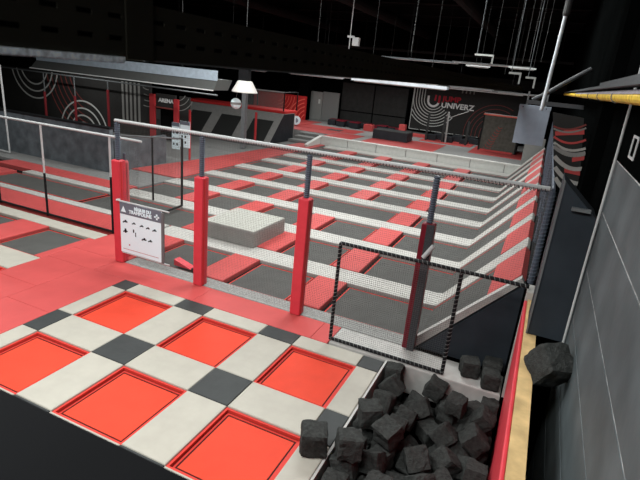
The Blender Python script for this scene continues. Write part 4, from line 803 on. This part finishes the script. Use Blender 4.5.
rod(-10.88, 5.6, 0.0, -10.92, 5.6, 2.95, 0.03, 8).build('pole', M['white_metal'], t); rod(-12.6, 5.6, 0.03, -10.88, 5.6, 0.03, 0.025, 8).build('foot_bar', M['white_metal'], t)
# ---------------------------------------------------------------- overhead
# black perforated tray passing just left of the viewer
BX = 5.30
b = MB()
def tray_side(b, y0, y1):
    rowsz = [(3.7655, 3.7745), (3.8055, 3.8145)]; z = 3.734; top = 3.842
    pit, ln = 0.072, 0.034
    for (s0, s1) in rowsz + [(top, top)]:
        b.box(BX-0.002, BX, y0, y1, z, s0)
        if s0 < top:
            y = y0 + 0.01
            prev = y0
            while y + ln < y1:
                b.box(BX-0.002, BX, prev, y, s0, s1); prev = y + ln; y += pit
            b.box(BX-0.002, BX, prev, y1, s0, s1)
            z = s1
    return b
t = thing('cable_tray', 'big black slotted cable tray crossing the top of the view', 'cable tray', (BX, 2, 3.73))
tray_side(tray_side(b, -5.9, -5.195), -5.13, 9.0).build('slotted_side', M['beam'], t)
MB().box(BX-0.03, BX, -5.9, -5.205, 3.724, 3.734).build('bottom_flange', M['lip'], t)
MB().box(BX-0.003, BX+0.003, -5.9, -5.205, 3.726, 3.736).build('front_lip', M['lip'], t); MB().box(BX-0.30, BX-0.02, -5.13, 9.0, 3.730, 3.734).build('bottom_flange', M['beam'], t); MB().box(BX-0.02, BX, -5.13, 9.0, 3.730, 3.734).build('front_lip', M['silver_dull'], t)
MB().box(BX-0.30, BX-0.298, -5.9, 9.0, 3.734, 3.842).build('rear_side', M['void'], t)
MB().box(BX-0.016, BX-0.012, -5.9, 9.0, 3.736, 3.840).build('slot_shade', M['ledge'], t)  # black sheet added to paint the shade inside the slots
MB().box(BX-0.004, BX+0.004, -5.20, -5.125, 3.732, 3.95).build('joint_plate', M['beam'], t)
MB().box(BX-0.001, BX+0.0005, -5.9, -5.2, 3.842, 4.02).build('upper_side', M['beam'], t)
# ledge in front of the viewer
t = tag(MB().box(2.0, 6.7, -5.62, -5.41, 2.2, 3.0).build('balcony_ledge', M['ledge']), 'black balcony ledge across the lower left corner', 'ledge')
struct(MB().box(2.0, 6.72, -8.1, -5.64, 2.0, 2.2).build('floor_balcony', M['void']))
# soffit / duct far left
t = thing('air_duct', 'long flat grey air duct with a bright lower edge, hanging at the far left', 'duct', (-12, 9.5, 2.9))
b = MB(); b.prism([(-14.0, 9.0, 2.76), (-13.85, 9.25, 3.12), (-4.75, 9.25, 3.12), (-4.75, 9.0, 2.76)], (0, 0.9, 0)); b.build('duct_body', M['duct_face'], t)
MB().box(-13.85, -4.75, 9.20, 9.24, 3.08, 3.42).build('upper_band', M['duct_blue'], t); MB().box(-14.0, -4.75, 8.96, 9.0, 2.74, 2.775).build('lower_edge', M['print_bright'], t)
for x in (-12.5, -9.5, -6.5): rod(x, 9.5, 3.12, x, 9.5, 7.3, 0.012, 6).build('suspension_rod', M['rod_dark'], t)
# strip lights and hanging gear
batten(0.78, 3.50, 8.0, 3.585, 'long silver strip light hanging over the court, the largest one', 0, (1.3, 3.0), wide=0.26, h=0.08, m='bright_tube')
batten(2.78, 4.26, 12.0, 3.66, 'thin pale strip light right of the largest one', 0, (3.1,), wide=0.08, m='grey_metal', h=0.03)
batten(4.36, 5.95, 12.0, 3.64, 'thin pale strip light nearest the riser pipe', 0, (4.8,), wide=0.08, m='grey_metal', h=0.03)
batten(0.9, 2.4, 12.0, 3.66, 'strip light hidden partly behind the big silver one', 0, (), wide=0.08, m='white_metal', h=0.03)
batten(3.38, 4.12, 11.0, 4.33, 'short upper strip light, left one of the upper group', 0, (), m='white_metal', h=0.04)
batten(4.83, 5.53, 9.0, 4.30, 'short upper strip light, right one of the upper group', 0, (4.9, 5.45), m='white_metal', h=0.04)
batten(0.9, 3.36, 10.0, 4.34, 'long upper strip light slung over the middle of the court', 0, (1.85,), m='silver_dull', h=0.035, wide=0.10)
batten(3.2, 5.4, 9.6, 4.36, 'thin upper rail with a strip light before the riser pipe', 0, (4.3,), m='rod_dark', h=0.025)
batten(-5.85, -2.41, 16.0, 3.60, 'strip light over the far part of the court, left', 0, (-4.2,), wide=0.15)
batten(-10.0, -6.4, 15.4, 3.48, 'strip light over the ramp wall', 0, (), wide=0.15)
batten(-4.41, -1.89, 14.0, 3.53, 'strip light left of the largest one', 0, (-2.9,), wide=0.12)
def bracket(x0, x1, y, z, ztop, label):
    t = thing('hanging_bracket', label, 'bracket', ((x0+x1)/2, y, z), 'hanging brackets')
    MB().box(x0, x1, y-0.03, y+0.03, z, z+0.05).build('arm', M['print_grey2'], t)
    MB().box(x1-0.04, x1, y-0.03, y+0.03, z-0.22, z).build('drop_leg', M['print_grey2'], t)
    rod(x0+0.06, y, z+0.05, x0+0.06, y, ztop, 0.010, 6).build('suspension_rod', M['silver_dull'], t)
bracket(3.74, 4.28, 10.0, 4.60, 7.3, 'pale bent bracket on a bright rod, above the wordmark')
bracket(4.95, 5.25, 8.0, 4.12, 7.3, 'small pale bent bracket beside the upper strip lights')
bracket(5.35, 5.60, 8.2, 4.05, 7.3, 'small dark-shadowed bracket nearest the riser pipe')
for i, (x, y, z) in enumerate([(1.83, 10, 4.56), (4.23, 10.2, 4.31), (4.86, 10, 4.50), (5.06, 10.5, 4.5), (5.26, 10, 4.53), (5.57, 10, 4.56), (-1.35, 10, 4.30), (4.5, 12, 4.2)]):
    tag(rod(x, y, z, x, y, 7.3, 0.006, 6).build('suspension_rod', M['rod_dark']), 'thin suspension rod hanging from the black ceiling, %s from the left' % {-1.35: 'first', 1.83: 'second', 4.23: 'third', 4.5: 'fourth', 4.86: 'fifth', 5.06: 'sixth', 5.26: 'seventh', 5.57: 'eighth'}[x], 'rod', 'suspension rods')
t = thing('ceiling_sensor', 'small white box on a rod above the slotted tray', 'sensor', (-0.8, 12, 4.75))
MB().pad(-0.90, -0.66, 11.95, 12.1, 4.72, 5.0, 0.02).build('box', M['white_metal'], t); rod(-1.02, 12, 4.6, -1.0, 12, 7.3, 0.018, 6).build('suspension_rod', M['white_metal'], t)
MB().box(-1.12, -0.85, 11.98, 12.02, 4.98, 5.05).build('clip', M['white_metal'], t)
# dark beams and ducts under the ceiling
for i, y in enumerate((9.0, 13.0, 17.0, 21.0, 25.0)):
    b = MB(); b.box(-24, 7.4, y-0.10, y+0.10, 6.86, 6.90); b.box(-24, 7.4, y-0.10, y+0.10, 7.25, 7.30); b.box(-24, 7.4, y-0.02, y+0.02, 6.90, 7.25)
    tag(b.build('roof_beam', M['roof_steel']), 'black steel roof beam, %s from the viewer' % ORD[i], 'beam', 'roof beams')
for i, x in enumerate((-8.0, -2.0, 2.6)):
    b = MB(); b.tube([(x, 6.5, 6.55), (x, 28, 6.55)], 0.26, 14)
    tag(b.build('ceiling_duct', M['roof_steel']), 'dark round duct running back under the ceiling, %s from the left' % ORD[i], 'duct', 'round ducts under the ceiling')
cd = MB().box(-6, 6.6, 20.0, 20.15, 5.05, 5.15)
for x in (-5, -1, 3, 6): cd.tube([(x, 20.08, 5.1), (x, 20.08, 7.3)], 0.012, 6)
tag(cd.build('conduit', M['roof_steel2']), 'long thin conduit crossing below the ceiling', 'conduit')
tag(MB().box(-24, 6.6, 22.5, 22.7, 3.75, 4.25).build('service_beam', M['roof_steel']), 'dark service beam crossing in front of the back wall', 'beam')
# lamps of the far hall, carried by a row of strip lights
for i, (x, y) in enumerate([(-6.5, 19.5), (-1.5, 18.5), (3.2, 18.5), (-7.5, 24.0), (-2.5, 24.0), (2.5, 24.0), (-1.0, 13.0), (3.6, 13.0), (-7, 11.5), (-14, 10.8), (-11, 3.5)]):
    t = batten(x-1.6, x+1.6, y, 3.60, 'strip light lighting the far hall, %s' % ['over the stage steps', 'over the kerb, left', 'over the kerb, right', 'before the grey doors', 'before the shutter wall', 'before the wordmark wall', 'over the far court, left', 'over the far court, right', 'over the walkway', 'before the arcs wall', 'over the left lanes'][i], 0, (), m='grey_metal', h=0.03)
    l = area('lamp', (0, 0, -0.03), 3.0, 0.12, FARW[i]); l.parent = t
